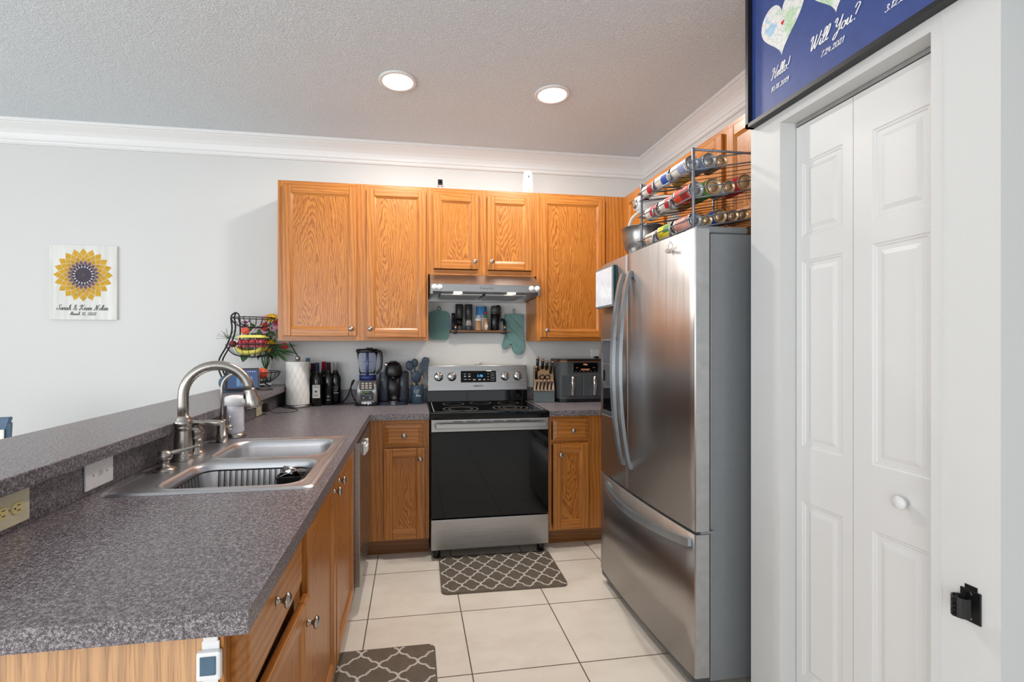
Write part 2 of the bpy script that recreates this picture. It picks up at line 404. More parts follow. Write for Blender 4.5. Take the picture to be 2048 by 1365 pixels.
def script(mb, body, x0, x1, hgt, mtx, wgt=.085, slant=.28, y0=0):
    """draws body between x0 and x1 (in the text plane), cap height hgt"""
    tot = sum(G[c][0] for c in body); k = (x1-x0)/tot; x = x0; n_ = 0; nr = (mtx.to_3x3() @ Vector((0, 0, 1)))
    for c in body:
        adv, st = G[c]; i = 0
        while i < len(st):
            if st[i] == 'd':
                p = st[i+1]; r = wgt*.7
                pts = [(p[0]+r*cos(t*pi/4), p[1]+r*sin(t*pi/4)) for t in range(8)]
                mb.face([mtx @ Vector((x+(q[0]+q[1]*slant)*k, y0+q[1]*hgt, .0004)) for q in pts]); i += 2; continue
            cr = cat_rom(st[i], 5)
            P = [mtx @ Vector((x+(q.x+q.y*slant)*k, y0+q.y*hgt, 0)) for q in cr]
            dn = (mtx.to_3x3() @ Vector((slant, 1, 0))).normalized()
            mb.ribbon(P, wgt*hgt, nr, lift=.0004+.00018*(n_ := (n_+1) % 5), wf=lambda t: .5+.8*abs(t.dot(dn))); i += 1
        x += adv*k
    return mb
# ================================================================ the room
def wallbox(name, *a, m='wall'):
    return struct(B(m).box(*a).build(name))
wallbox('floor', XL-.1, 4.2, YB-.1, YW+.1, -.1, 0, m='floor')
wallbox('ceiling', XL-.1, 4.2, YB-.1, YW+.1, CEIL, CEIL+.1, m='ceil')
wallbox('wall_back', XL-.1, XR+.1, YW, YW+.1, 0, CEIL)
XP = 1.25; YP0 = .836; YP1 = 1.596; YD0 = .975; YD1 = 1.455; ZD = 2.112; XD = 1.312
wallbox('wall_right', XR, XR+.1, YP1, YW, 0, CEIL)
# pantry wall with its opening
mb = B('wall').box(XP, XP+.115, YD1, YP1, 0, CEIL).box(XP, XP+.115, YP0, YD0, 0, CEIL).box(XP, XP+.115, YD0, YD1, ZD, CEIL)
mb.box(XP+.115, XR+.1, YP1-.1, YP1, 0, CEIL)
mb.box(XP+.115, 4.2, YP0, YP0+.1, 0, CEIL)
# corner bead raised down the wall by the opening
mb.box(XP-.0015, XP, YD0-.026, YD0-.022, 0, ZD+.03)
struct(mb.build('wall_pantry'))
# other walls, with window openings
def winwall(name, axis, pos, t, a0, a1, wins):
    mb = B('wall'); cur = a0
    def bx(u0, u1, z0, z1):
        if axis == 'y': mb.box(u0, u1, pos, pos+t, z0, z1)
        else: mb.box(pos, pos+t, u0, u1, z0, z1)
    for (u0, u1, z0, z1) in wins:
        bx(cur, u0, 0, CEIL); bx(u0, u1, 0, z0) if z0 > 0 else None; bx(u0, u1, z1, CEIL); cur = u1
    bx(cur, a1, 0, CEIL); return struct(mb.build(name))
winwall('wall_rear', 'y', YB-.1, .1, XL, 4.2, [(-4.3, -.9, .25, 2.45), (.1, 2.3, .25, 2.45)])
winwall('wall_left', 'x', XL-.1, .1, YB, YW, [(-2.1, .9, .55, 2.45)])
wallbox('wall_far_right', 4.2, 4.3, YB, YP0+.1, 0, CEIL)
for i, (ax, p, u0, u1, z0, z1) in enumerate([('y', YB-.05, -4.3, -.9, .25, 2.45), ('y', YB-.05, .1, 2.3, .25, 2.45), ('x', XL-.05, -2.1, .9, .55, 2.45)]):
    mb = B('trim'); f = .05
    def bx(a, b, c, d):
        if ax == 'y': mb.box(a, b, p-.02, p+.02, c, d)
        else: mb.box(p-.02, p+.02, a, b, c, d)
    bx(u0, u0+f, z0, z1); bx(u1-f, u1, z0, z1); bx(u0, u1, z0, z0+f); bx(u0, u1, z1-f, z1); bx((u0+u1)/2-.02, (u0+u1)/2+.02, z0, z1)
    struct(mb.build('window_%d' % (i+1)))
# crown moulding: profile (drop from ceiling, distance from wall)
cp = [(.150, 0), (.150, .010), (.142, .016), (.136, .016), (.134, .011), (.126, .014), (.120, .020), (.114, .021), (.112, .016), (.100, .019), (.080, .026), (.058, .040), (.036, .060), (.026, .070), (.022, .071), (.020, .079), (.0, .082), (0, 0)]
def crown(name, path):
    mb = B('trim'); R = []
    for (x, y, dx, dy) in path:
        R.append([mb.bm.verts.new((x+dx*p, y+dy*p, CEIL-d)) for d, p in cp])
    for a, b in zip(R, R[1:]):
        for k in range(len(cp)-1): mb._t([mb.bm.faces.new([a[k], a[k+1], b[k+1], b[k]])])
    return struct(mb.build(name))
crown('trim_1', [(XL, YW, 0, -1), (XR, YW, -1, -1), (XR, YP1, -1, 0)])
# baseboard of the back wall left of the peninsula
struct(B('trim').box(XL, -1.06, YW-.014, YW, 0, .1, .004).build('baseboard_back'))
# ---------------------------------------------------------------- peninsula half wall
struct(B('wall').box(-1.06, -.942, .80, YW, 0, 1.02).build('wall_peninsula'))

# ================================================================ cabinets
def door_mesh(w, h, kind='door', t=.020):
    """front faces -Y; lower left corner at the origin; its back at y=0"""
    mb = MB(); fw = .052 if kind == 'door' else .03
    if kind == 'door':
        mb.mat('oakV').box(0, fw, -t, 0, 0, h, .004); mb.box(w-fw, w, -t, 0, 0, h, .004)
        mb.mat('oakX').box(fw, w-fw, -t, 0, 0, fw, .004); mb.box(fw, w-fw, -t, 0, h-fw, h, .004)
        # sloped inner moulding
        a, b = fw, .012
        mb.mat('oakV')
        for (p, q, r, s_) in (((a, a), (a, h-a), (a+b, h-a-b), (a+b, a+b)), ((w-a, h-a), (w-a, a), (w-a-b, a+b), (w-a-b, h-a-b))):
            mb.face([(p[0], -t+.003, p[1]), (q[0], -t+.003, q[1]), (r[0], -t+.010, r[1]), (s_[0], -t+.010, s_[1])])
        mb.mat('oakX')
        for (p, q, r, s_) in (((w-a, a), (a, a), (a+b, a+b), (w-a-b, a+b)), ((a, h-a), (w-a, h-a), (w-a-b, h-a-b), (a+b, h-a-b))):
            mb.face([(p[0], -t+.003, p[1]), (q[0], -t+.003, q[1]), (r[0], -t+.010, r[1]), (s_[0], -t+.010, s_[1])])
        mb.mat('oakP').box(a-.002, w-a+.002, -t+.0105, -.004, a-.002, h-a+.002)
    else:
        mb.mat('oakX'); b = bmesh.new(); e = .026
        o = [b.verts.new(p) for p in ((0, 0, 0), (w, 0, 0), (w, 0, h), (0, 0, h))]
        m1 = [b.verts.new(p) for p in ((0, -t*.55, 0), (w, -t*.55, 0), (w, -t*.55, h), (0, -t*.55, h))]
        m2 = [b.verts.new(p) for p in ((e, -t*.95, e), (w-e, -t*.95, e), (w-e, -t*.95, h-e), (e, -t*.95, h-e))]
        m3 = [b.verts.new(p) for p in ((e+.002, -t*1.1, e+.002), (w-e-.002, -t*1.1, e+.002), (w-e-.002, -t*1.1, h-e-.002), (e+.002, -t*1.1, h-e-.002))]
        b.faces.new(o[::-1])
        for A, Bq in ((o, m1), (m1, m2), (m2, m3)):
            for i in range(4): b.faces.new([A[i], A[(i+1) % 4], Bq[(i+1) % 4], Bq[i]])
        b.faces.new(m3); mb._merge(b)
    return mb
def knob_mesh():
    mx = Matrix.Rotation(pi/2, 3, 'X')
    return B('nickel').lathe([(.009, 0), (.009, .002), (.0055, .005), (.005, .012), (.009, .016), (.0155, .019), (.0165, .023), (.013, .028), (.006, .030), (0, .0305)], (0, 0, 0), 18, mx)
KN = None
def add_knob(parent, x, y, z):
    global KN
    if KN is None:
        o = knob_mesh().build('knob', parent); KN = o.data
    else:
        o = bpy.data.objects.new('knob', KN); C.objects.link(o); o.parent = parent
    o.location = (x, y, z); return o
def cabinet(label, loc, rz, w, depth, z0, z1, fronts, stiles=(), rails=(), toe=0, name='wall_cabinet', fw=.038, cat='cabinet', group=None, endmat='oakV', open_front=False):
    t = thing(name, label, cat, loc, rz, group)
    h = z1-z0; mb = B(endmat); stiles = [(max(a, fw+.0002), min(b_, w-fw-.0002)) for a, b_ in stiles]
    mb.box(0, .016, .019, depth, z0, z1).box(w-.016, w, .019, depth, z0, z1)
    mb.mat('oakX').box(.016, w-.016, .019, depth, z0, z0+.016).box(.016, w-.016, .019, depth if not toe else .07, z1-.016, z1).box(.016, w-.016, depth-.008, depth, z0+.016, z1-.016)
    if toe:
        mb.mat('oakV').box(0, .016, .09, depth, 0, z0).box(w-.016, w, .09, depth, 0, z0)
    mb.mat('oakV')
    for (a, b_) in [(0, fw), (w-fw, w)]+list(stiles): mb.box(a, b_, 0, .019, z0, z1)
    mb.mat('oakX')
    xs = sorted([(0, fw), (w-fw, w)]+list(stiles))
    for (c, d) in [(z0, z0+fw*.9), (z1-fw, z1)]+list(rails):
        for p, q in zip(xs, xs[1:]): mb.box(p[1], q[0], .0005, .019, c, d)
    mb.build('body', t)
    if toe: B('toe').box(0, w, .075, .09, 0, z0).build('toe_kick', t)
    for f in fronts:
        kind, x0, x1, c, d, kx, kz = f[:7]
        o = door_mesh(x1-x0, d-c, kind).build('door' if kind == 'door' else 'drawer', t); o.location = (x0, -.0005, c)
        if len(f) > 7: f[7](o)
        if kx is not None: add_knob(o, kx-x0, -.0205 if kind == 'door' else -.0225, kz-c)
    return t
YU = 3.305; ZB, ZT = 1.372, 2.438
cabinet('tall oak wall cabinet with two doors, left of the range hood', (-.885, YU, 0), 0, .989, YW-YU-.002, ZB, ZT,
  [('door', .035, .510, ZB+.03, ZT-.032, .476, 1.452), ('door', .574, .975, ZB+.022, ZT-.030, .600, 1.453)], stiles=[(.505, .580)])
cabinet('short oak wall cabinet with two doors above the range hood', (.105, YU, 0), 0, .772, YW-YU-.002, 1.835, ZT,
  [('door', .036, .350, 1.874, 2.396, .324, 1.926), ('door', .414, .736, 1.873, 2.395, .442, 1.929)], stiles=[(.345, .420)])
cabinet('tall oak wall cabinet with one door, right of the range hood', (.878, YU, 0), 0, .672, YW-YU-.002, ZB, ZT,
  [('door', .025, .512, ZB+.024, ZT-.028, .070, 1.448)], stiles=[(.505, .64)])
# cabinets on the right wall, above the refrigerator
cabinet('oak corner wall cabinet whose door shows behind the steel bowl', (1.55, YW-.003, 0), -pi/2, .93, XR-1.552, ZB, ZT,
  [('door', .37, .90, ZB+.03, ZT-.03, None, None)], stiles=[(.036, .375)])
cabinet('oak wall cabinet with two doors above the refrigerator and can rack', (1.55, YW-.935, 0), -pi/2, 1.085, XR-1.552, 1.90, ZT,
  [('door', .035, .52, 1.93, ZT-.03, .49, 1.97), ('door', .56, 1.05, 1.93, ZT-.03, .59, 1.97)], stiles=[(.50, .58)])
# base cabinets of the back run
YF = 3.022
tt = cabinet('oak base cabinet left of the range with small drawer over door', (-.296, YF, 0), 0, .398, YW-YF-.002, .115, .873,
  [('drawer', .117, .359, .705, .846, .241, .778), ('door', .117, .372, .122, .694, .341, .628)], stiles=[(.036, .125)], rails=[(.690, .712)], toe=1, name='base_cabinet')
cabinet('oak base cabinet right of the range with small drawer over door', (.868, YF, 0), 0, .66, YW-YF-.002, .115, .873,
  [('drawer', .044, .290, .713, .856, .178, .779), ('door', .044, .290, .124, .692, .092, .622)], stiles=[(.285, .62)], rails=[(.688, .716)], toe=1, name='base_cabinet')
# peninsula
XC = -.31
def ajar(o): o.rotation_euler = (0, 0, radians(-1.6)); o.location.y -= .003
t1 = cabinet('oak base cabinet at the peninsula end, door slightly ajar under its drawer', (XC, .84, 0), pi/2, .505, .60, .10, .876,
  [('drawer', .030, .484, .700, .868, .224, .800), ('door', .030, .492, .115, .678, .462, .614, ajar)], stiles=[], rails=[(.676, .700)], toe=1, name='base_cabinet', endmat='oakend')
cabinet('oak sink base cabinet with two tall doors under the sink', (XC, 1.347, 0), pi/2, 1.085, .60, .10, .876,
  [('door', .035, .526, .106, .855, .460, .805), ('door', .548, 1.068, .102, .850, .574, .813)], stiles=[(.515, .56)], toe=1, name='base_cabinet')
# ---------------------------------------------------------------- counters
def counter(name, label, boxes, extra=()):
    mb = B('lam')
    for b in boxes: mb.box(*b)
    return tag(mb.build(name), label, 'countertop')
X0, X1, ZC0, ZC1 = -.94, -.265, .876, .914
SX0, SX1, SY0, SY1 = -.872, -.312, 1.497, 2.278
mb = B('lam')
P = [(X0, .819), (X1, .819), (X1, 2.986), (.103, 2.986), (.103, YW-.001), (X0, YW-.001)]
bmc = bmesh.new()
for z, rev in ((ZC1, 0), (ZC0, 1)):
    outer = [bmc.verts.new((x, y, z)) for x, y in P]; inner = [bmc.verts.new((x, y, z)) for x, y in ((SX0, SY0), (SX1, SY0), (SX1, SY1), (SX0, SY1))]
    es = [bmc.edges.new((L[i], L[(i+1) % len(L)])) for L in (outer, inner) for i in range(len(L))]
    bmesh.ops.triangle_fill(bmc, edges=es, use_beauty=True)
    if not rev: to, ti = outer, inner
    else:
        for A, Bq in ((to, outer), (ti, inner)):
            for i in range(len(A)): bmc.faces.new([A[i], A[(i+1) % len(A)], Bq[(i+1) % len(A)], Bq[i]])
bmesh.ops.recalc_face_normals(bmc, faces=bmc.faces); mb._merge(bmc); tag(mb.build('countertop'), 'L-shaped speckled grey-brown laminate countertop along the peninsula and left of the range', 'countertop')
tag(B('lam').box(-.942, -.921, .80, YW-.001, ZC1+.0005, 1.0195).build('backsplash'), 'long laminate backsplash under the raised bar, holding the outlets', 'backsplash')
tag(B('lam').box(-.920, .103, YW-.022, YW-.001, ZC1+.0005, 1.012, .003).build('backsplash'), 'low laminate backsplash on the back wall behind the blender', 'backsplash')
tag(B('lam').box(.867, 1.53, 2.986, YW-.001, ZC0, ZC1, .002).build('countertop'), 'short speckled laminate countertop right of the range under the knife block', 'countertop')
tag(B('lam').box(.867, 1.53, YW-.022, YW-.001, ZC1+.0005, 1.012, .003).build('backsplash'), 'low laminate backsplash on the back wall behind the air fryer', 'backsplash')
tag(B('lam').box(-1.245, -.868, .76, YW-.001, 1.020, 1.058, .003).build('bar_top'), 'long raised speckled laminate bar top running to the back wall', 'bar top')
# blind filler of the corner seen beside the dishwasher
dwr = thing('dishwasher', 'stainless dishwasher under the peninsula counter by the corner', 'dishwasher', (0, 0, 0))
B('black').box(-.88, -.315, 2.44, 2.99, .10, .868).box(-.84, -.36, 2.45, 2.98, 0, .10).build('body', dwr)
B('steely').box(-.312, -.262, 2.442, 2.985, .125, .853, .003).build('door', dwr)
B('darkgrey').box(-.330, -.3125, 2.442, 2.985, .14, .845).box(-.31, -.266, 2.4425, 2.984, .8535, .862).build('gasket', dwr)
lt = thing('child_latch', 'white plastic child latch stuck across the dishwasher front edge', 'latch', (-.261, 2.60, .79))
B('whitep').box(0, .012, -.03, .03, -.03, .03, .003).build('base', lt)
B('whitep').box(.012, .02, -.012, .07, -.02, .014, .003).build('strap', lt)
B('whitep').box(0, .014, .09, .13, -.028, .03, .003).build('anchor', lt)
# ---------------------------------------------------------------- sink
sk = thing('kitchen_sink', 'stainless double-bowl drop-in sink in the peninsula counter', 'sink')
ZS = .9185
def sink():
    mb = B('sink'); b = mb.bm
    outs = rrect(-.888, -.298, 1.482, 2.290, .03, 4)
    o2 = rrect(-.882, -.304, 1.488, 2.284, .027, 4)
    bowls = [(-.775, -.335, 1.520, 1.862), (-.775, -.335, 1.905, 2.250)]
    def ring(pts, z): return [b.verts.new((x, y, z)) for x, y in pts]
    def loft(a, c, sm=True):
        n_ = len(a)
        for i in range(n_): mb._t([b.faces.new([a[i], a[(i+1) % n_], c[(i+1) % n_], c[i]])], sm)
    R0 = ring(outs, ZC1+.0004); R1 = ring(o2, ZS+.002); R2 = ring(rrect(-.876, -.310, 1.494, 2.278, .025, 4), ZS+.002); R3 = ring(rrect(-.868, -.318, 1.502, 2.270, .022, 4), ZS-.0015)
    loft(R0, R1); loft(R1, R2); loft(R2, R3)
    es = [b.edges.get((R3[i], R3[(i+1) % len(R3)])) for i in range(len(R3))]
    tops = []
    for (x0, x1, y0, y1) in bowls:
        A = ring(rrect(x0, x1, y0, y1, .07, 6), ZS-.0015); tops.append(A)
        es += [b.edges.new((A[i], A[(i+1) % len(A)])) for i in range(len(A))]
    r = bmesh.ops.triangle_fill(b, edges=es, use_beauty=True)
    mb._t([g for g in r['geom'] if isinstance(g, bmesh.types.BMFace)])
    for (x0, x1, y0, y1), A in zip(bowls, tops):
        prev = A
        for d, z in ((.004, ZS+.0005), (.010, ZS-.001), (.017, ZS-.010), (.021, ZS-.03), (.030, ZS-.15), (.036, ZS-.172), (.050, ZS-.185), (.075, ZS-.190)):
            c = ring(rrect(x0+d, x1-d, y0+d, y1-d, max(.07-d*.3, .03), 6), z); loft(prev, c); prev = c
        mb._t([b.faces.new(prev)])
    return mb
sink().build('basin', sk)
for y in (1.69, 2.08):
    B('nickel').lathe([(.0, .001), (.02, .001), (.035, .004), (.042, .004), (.044, 0)], (-.56, y, ZS-.190), 20).build('drain', sk)
# ================================================================ range
rg = thing('range', 'stainless freestanding electric range with black glass cooktop and oven door', 'range', (.487, 0, 0))
hw = .378
B('black').box(-hw, hw, 2.985, 3.585, .065, .895, .003).build('body', rg)
mb = B('glossblack')
mb.box(-hw-.002, hw+.002, 2.975, 3.53, .905, .921, .004)
mb.prism([(2.938, .892), (2.938, .905), (2.944, .917), (2.960, .9205), (2.98, .9205), (2.98, .880), (2.944, .880)], -hw-.002, hw+.002, 'yz')
mb.build('cooktop', rg)
mb = B(col((176, 172, 168), .4))
for (cx, cy, r) in ((-.175, 3.11, .115), (-.175, 3.11, .078), (.16, 3.12, .115), (.16, 3.12, .078), (.16, 3.12, .045), (-.2, 3.38, .075), (.0, 3.41, .075), (.2, 3.38, .075)):
    p = [(cx+r*cos(t*pi/24), cy+r*sin(t*pi/24), .9214) for t in range(49)]
    mb.ribbon(p, .0022, (0, 0, 1))
mb.ribbon([(-.355, 3.00, .9214), (-.355, 3.49, .9214)], .004, (0, 0, 1)).ribbon([(.355, 3.00, .9214), (.355, 3.49, .9214)], .004, (0, 0, 1)).ribbon([(-.355, 2.995, .9214), (.355, 2.995, .9214)], .003, (0, 0, 1))
mb.build('burner_ring', rg)
dr = B('black').box(-hw+.003, hw-.003, 2.952, 2.983, .262, .878, .004).build('oven_door', rg)
B('glossblack').box(-hw+.003, hw-.003, 2.944, 2.9515, .262, .800, .003).build('glass_panel', dr)
B('steelx').box(-hw+.003, hw-.003, 2.942, 2.9515, .801, .878, .003).build('door_trim', dr)
mb = B('steelx').box(-.352, .352, 2.890, 2.905, .828, .858, .005)
mb.box(-.348, -.318, 2.903, 2.943, .832, .852, .003).box(.318, .348, 2.903, 2.943, .832, .852, .003); mb.build('handle', dr)
mb = B('black')
for i in range(6): mb.box(-.24+i*.085, -.175+i*.085, 2.9412, 2.9425, .862, .866)
mb.build('vent_slot', dr)
B('steelx').box(-hw+.002, hw-.002, 2.944, 2.983, .066, .255, .004).build('storage_drawer', rg)
for sx in (-1, 1):
    B('black').cyl((sx*.338, 3.0, 0), .024, .066, seg=20, bev=.006).build('foot', rg)
B('glossblack').prism([(3.53, .921), (3.548, .921), (3.552, 1.003), (3.535, 1.003)], -hw, hw, 'yz').box(-hw, hw, 3.548, 3.60, .90, 1.0).build('splash_panel', rg)
# control panel leaning back a little
bgm = Matrix.Translation((0, 3.520, 1.000)) @ Matrix.Rotation(radians(-8), 4, 'X')
mb = B('steelx').box(-hw, hw, 0, .05, 0, .190, .004, 2, bgm).build('control_panel', rg)
cp_ = mb
dis = B('glossblack').box(-.132, .137, -.003, .0005, .062, .148, .002, 2, bgm).build('display', cp_)
fm = bgm @ FRONT(0, 0, 0)
mb = B('led'); text_into(mb, '1:16', .026, bgm @ FRONT(.012, -.0036, .110), shear=.1); mb.build('clock_digits', cp_)
mb = B('ledw')
for (x, z, w_) in [(-.10, .125, .016), (-.067, .125, .016), (-.10, .110, .014), (-.067, .110, .018), (-.10, .104, .014), (-.067, .104, .018), (-.098, .084, .022), (-.066, .084, .016), (-.03, .084, .02), (-.03, .079, .018), (.010, .084, .022), (.010, .079, .018), (.045, .084, .014), (.045, .079, .014), (.076, .082, .014), (.076, .125, .010), (.076, .103, .008)]:
    mb.box(x-w_/2, x+w_/2, -.0036, -.003, z-.0013, z+.0013, 0, 0, bgm)
for z in (.126, .104, .082):
    p = [bgm @ Vector((.110+.013*a, -.0034, z+.007*b_)) for a, b_ in ((-1, -1), (1, -1), (1, 1), (-1, 1), (-1, -1))]
    mb.ribbon(p, .001, (0, -1, .1))
mb.build('button_marks', cp_)
mb = B(col((40, 40, 42))); text_into(mb, 'SAMSUNG', .0165, bgm @ FRONT(.0, -.0006, .034), bold=.0004); mb.build('lettering', cp_)
km = Matrix.Rotation(pi/2, 3, 'X')
def rknob(x, first=[None]):
    if first[0] is None:
        mb = B('chrome').lathe([(.034, 0), (.034, .004), (.030, .006), (.029, .022), (.026, .026), (0, .026)], (0, 0, 0), 28, km)
        mb.mat('darkgrey').box(-.009, .009, -.032, -.0255, -.024, .024, .003).mat('edge').box(-.006, .006, -.0365, -.030, -.024, .024, .002)
        o = mb.build('burner_knob', cp_); first[0] = o
    else:
        o = bpy.data.objects.new('burner_knob', first[0].data); C.objects.link(o); o.parent = cp_
    o.location = bgm @ Vector((x, 0, .106)); o.rotation_euler = (radians(-8), 0, 0)
for x in (-.297, -.199, .205, .302): rknob(x)
tag(B('whitep').lathe([(.018, 0), (.020, .002), (.020, .012), (.026, .013), (.027, .017), (.022, .020), (0, .020)], (.490, 3.575, 1.1895), 20).build('lid'), 'small round white lid resting on top of the range control panel', 'lid')
# ================================================================ hood
hd = thing('range_hood', 'stainless under-cabinet range hood with two lit lamps', 'range hood', (.487, 0, 1.67))
yh = 3.13
mb = B('steelx'); hb = .372
prof = [(yh, .030), (yh, .080), (yh+.165, .163), (YW-.003, .163), (YW-.003, .010), (3.36, .0), (yh+.02, .018)]
mb.prism([(yh, .030), (yh, .078), (3.30, .163), (YW-.003, .163), (YW-.003, .028)], -hb, hb, 'yz')
mb.box(-hb, hb, 3.575, YW-.003, .0, .03); mb.box(-hb, -hb+.015, yh+.004, 3.58, .012, .03); mb.box(hb-.015, hb, yh+.004, 3.58, .012, .03)
mb.build('canopy', hd)
for s in (-1, 1):
    mb = B('steel').box(min(s*.01, s*.30), max(s*.01, s*.30), 3.24, 3.56, .016, .0275, .002)
    mb.mat('greymetal')
    for k in range(14): mb.box(min(s*.02, s*.29), max(s*.02, s*.29), 3.252+k*.0215, 3.260+k*.0215, .0145, .0165)
    mb.build('grease_filter', hd)
    l = B('hoodglow').cyl((s*.185, 3.195, .0235), .030, .006, seg=24).build('lamp', hd)
    ll = bpy.data.lights.new('hood_bulb', 'SPOT'); ll.energy = 5; ll.color = (1, .88, .70); ll.spot_size = radians(125); ll.spot_blend = .35; ll.shadow_soft_size = .02
    lo = bpy.data.objects.new('hood_bulb', ll); C.objects.link(lo); lo.parent = hd; lo.location = (s*.185, 3.195, .018)
for i in range(5):
    B('darkgrey').cyl((-.035+i*.020, yh-.001, .055), .0075, .001, 'y', 14).mat('chrome').cyl((-.035+i*.020, yh-.008, .055), .005, .008, 'y', 14, .001).build('button', hd)
for i, x in enumerate((-.347, -.312, .310, .350)):
    k = B('whitep').lathe([(.0, .012), (.014, .011), (.0185, .006), (.0185, 0), (0, 0)], (0, 0, 0), 20, km).build('knob_cover')
    tag(k, ['leftmost', 'second from left', 'second from right', 'rightmost'][i]+' of the round white covers stuck along the front of the range hood', 'cover', 'white round covers on the hood')
    k.location = (.487+x, yh-.0005, 1.67+.056)
# ================================================================ refrigerator
fr = thing('refrigerator', 'stainless french-door refrigerator with bottom freezer and grey sides', 'refrigerator')
FY0, FY1 = 1.652, 2.567; FG = 2.186
B('greymetal').box(1.135, XR-.01, FY0+.018, FY1-.018, .045, 1.777, .004).build('cabinet_case', fr)
def fdoor(name, y0, y1, z0, z1, bow=.018):
    """door with a front bowed a little toward -X"""
    cy, hy = (FY0+FY1)/2, (FY1-FY0)/2
    def xf(y): return 1.042+bow*((y-cy)/hy)**2
    ys_ = [y0, y0+.005]+[y0+.005+(y1-y0-.01)*i/16 for i in range(1, 16)]+[y1-.005, y1]; n_ = len(ys_)-1; pl = []
    for y in ys_:
        x = xf(y)
        pl.append((x, y))
    pl[0] = (pl[0][0]+.003, y0); pl[-1] = (pl[-1][0]+.003, y1)
    poly = pl+[(1.118, y1), (1.118, y0)]
    mb = B('fridge'); b = bmesh.new()
    A = [b.verts.new((x, y, z0)) for x, y in poly]; T = [b.verts.new((x, y, z1)) for x, y in poly]
    m = len(poly)
    for i in range(m):
        f = b.faces.new([A[i], A[(i+1) % m], T[(i+1) % m], T[i]]); f.smooth = 0 < i < n_-1
    b.faces.new(A); b.faces.new(T)
    bmesh.ops.recalc_face_normals(b, faces=b.faces)
    mb._merge(b)
    ei = mb.mats.append(M['edge']); 
    mb.bm.faces.ensure_lookup_table()
    for f in mb.bm.faces:
        f.normal_update()
        if abs(f.normal.y) > .9 or abs(f.normal.z) > .9: f.material_index = 1
    return mb.build(name, fr), xf
ZDG = .633
dl, xf = fdoor('left_door', FG+.003, FY1, ZDG, 1.790)
drr, _ = fdoor('right_door', FY0, FG-.003, ZDG, 1.790)
fz, _ = fdoor('freezer_drawer', FY0, FY1, .075, ZDG-.012)
B('black').box(1.1175, 1.137, FY0+.025, FY1-.025, .08, 1.775).build('gasket', fr)
for y in (FY0+.015, FY1-.10):
    B('greymetal').box(1.075, 1.30, y, y+.085, 1.7775, 1.806, .012).build('hinge_cover', fr)
B('greymetal').box(1.085, 1.142, FY0+.003, FY0+.04, ZDG-.012, ZDG-.001, .002).build('hinge_bracket', fr)
B('darkgrey').prism([(1.10, .0), (1.085, .02), (1.062, .045), (1.058, .073), (1.13, .073), (1.13, .0)], 0, FY1-FY0-.04, 'xz').build('kick_plate', fr).location = (0, FY0+.02, 0)
def vhandle(y, par, outx):
    z0, z1 = .748, 1.700; n_ = 20; mb = B('fhandle'); b = bmesh.new(); R = []
    for i in range(n_+1):
        t = i/n_; z = z0+(z1-z0)*t; bow = sin(pi*t)
        xo = xf(y)-.010-.055*bow**.7; yo = y+outx*bow*.0
        R.append([b.verts.new(p) for p in ((xo-.006, yo-.014, z), (xo-.006, yo+.014, z), (xo+.010, yo+.014, z), (xo+.010, yo-.014, z))])
    for p, q in zip(R, R[1:]):
        for k in range(4):
            f = b.faces.new([p[k], p[(k+1) % 4], q[(k+1) % 4], q[k]])
    b.faces.new(R[0]); b.faces.new(R[-1]); bmesh.ops.recalc_face_normals(b, faces=b.faces); mb._merge(b)
    for z in (z0, z1-.03): mb.box(xf(y)-.012, xf(y)+.002, y-.012, y+.012, z, z+.03)
    mb.build('handle', par)
vhandle(FG+.040, dl, 1); vhandle(FG-.042, drr, -1)
# freezer handle: long bar bowed outward
mb = B('fhandle'); R = []; b = bmesh.new()
for i in range(25):
    t = i/24; y = 1.672+(2.445-1.672)*t; bow = sin(pi*t)**.8; xo = xf(y)-.012-.052*bow; z = .588-.012*bow
    R.append([b.verts.new(p) for p in ((xo-.005, y, z-.016), (xo-.005, y, z+.016), (xo+.010, y, z+.016), (xo+.010, y, z-.016))])
for p, q in zip(R, R[1:]):
    for k in range(4): b.faces.new([p[k], p[(k+1) % 4], q[(k+1) % 4], q[k]])
b.faces.new(R[0]); b.faces.new(R[-1]); bmesh.ops.recalc_face_normals(b, faces=b.faces); mb._merge(b)
for y in (1.675, 2.415): mb.box(xf(y)-.014, xf(y)+.002, y, y+.028, .574, .602)
mb.build('handle', fz)
# water and ice dispenser on the left door
xd_ = lambda y: xf(y)
dd = B('chrome')
def dbox(mb, y0, y1, z0, z1, a, b_, bev=0): mb.box(min(xf(y0), xf(y1))+a, max(xf(y0), xf(y1))+b_, y0, y1, z0, z1, bev)
dd = B('edge'); y0, y1, z0, z1 = 2.322, 2.500, .958, 1.375; e = .007
for q in ((y0, y1, z0, z0+e), (y0, y1, z1-e, z1), (y0, y0+e, z0, z1), (y1-e, y1, z0, z1)): dbox(dd, *q, -.006, .002, .001)
disp = dd.build('water_dispenser', dl)
mb = B('greygl'); dbox(mb, y0+e, y1-e, 1.243, z1-e, -.004, .002); mb.build('control_panel', disp)
mb = B('glossblack'); dbox(mb, y0+e, y1-e, z0+e, 1.238, -.002, .002); mb.build('recess', disp)
mb = B('darkgrey'); dbox(mb, y0+.05, y1-.05, 1.13, 1.236, -.012, -.001, .004); mb.build('paddle', disp)
mb = B('darkgrey'); dbox(mb, y0+.01, y1-.01, z0+.008, z0+.03, -.008, -.001, .002); mb.build('drip_tray', disp)
mb = B(col((214, 214, 216), .3, .3)); text_into(mb, 'Whirlpool', .024, FROMX(xf(1.81)-.0016, 1.81, 1.738), bold=.0006); mb.mat(col((66, 60, 58), .4))
p = [FROMX(xf(1.81)-.001, 1.81, 1.738) @ Vector((.016*cos(t), .024*sin(t)+.008, 0)) for t in [radians(a) for a in range(-60, 215, 15)]]
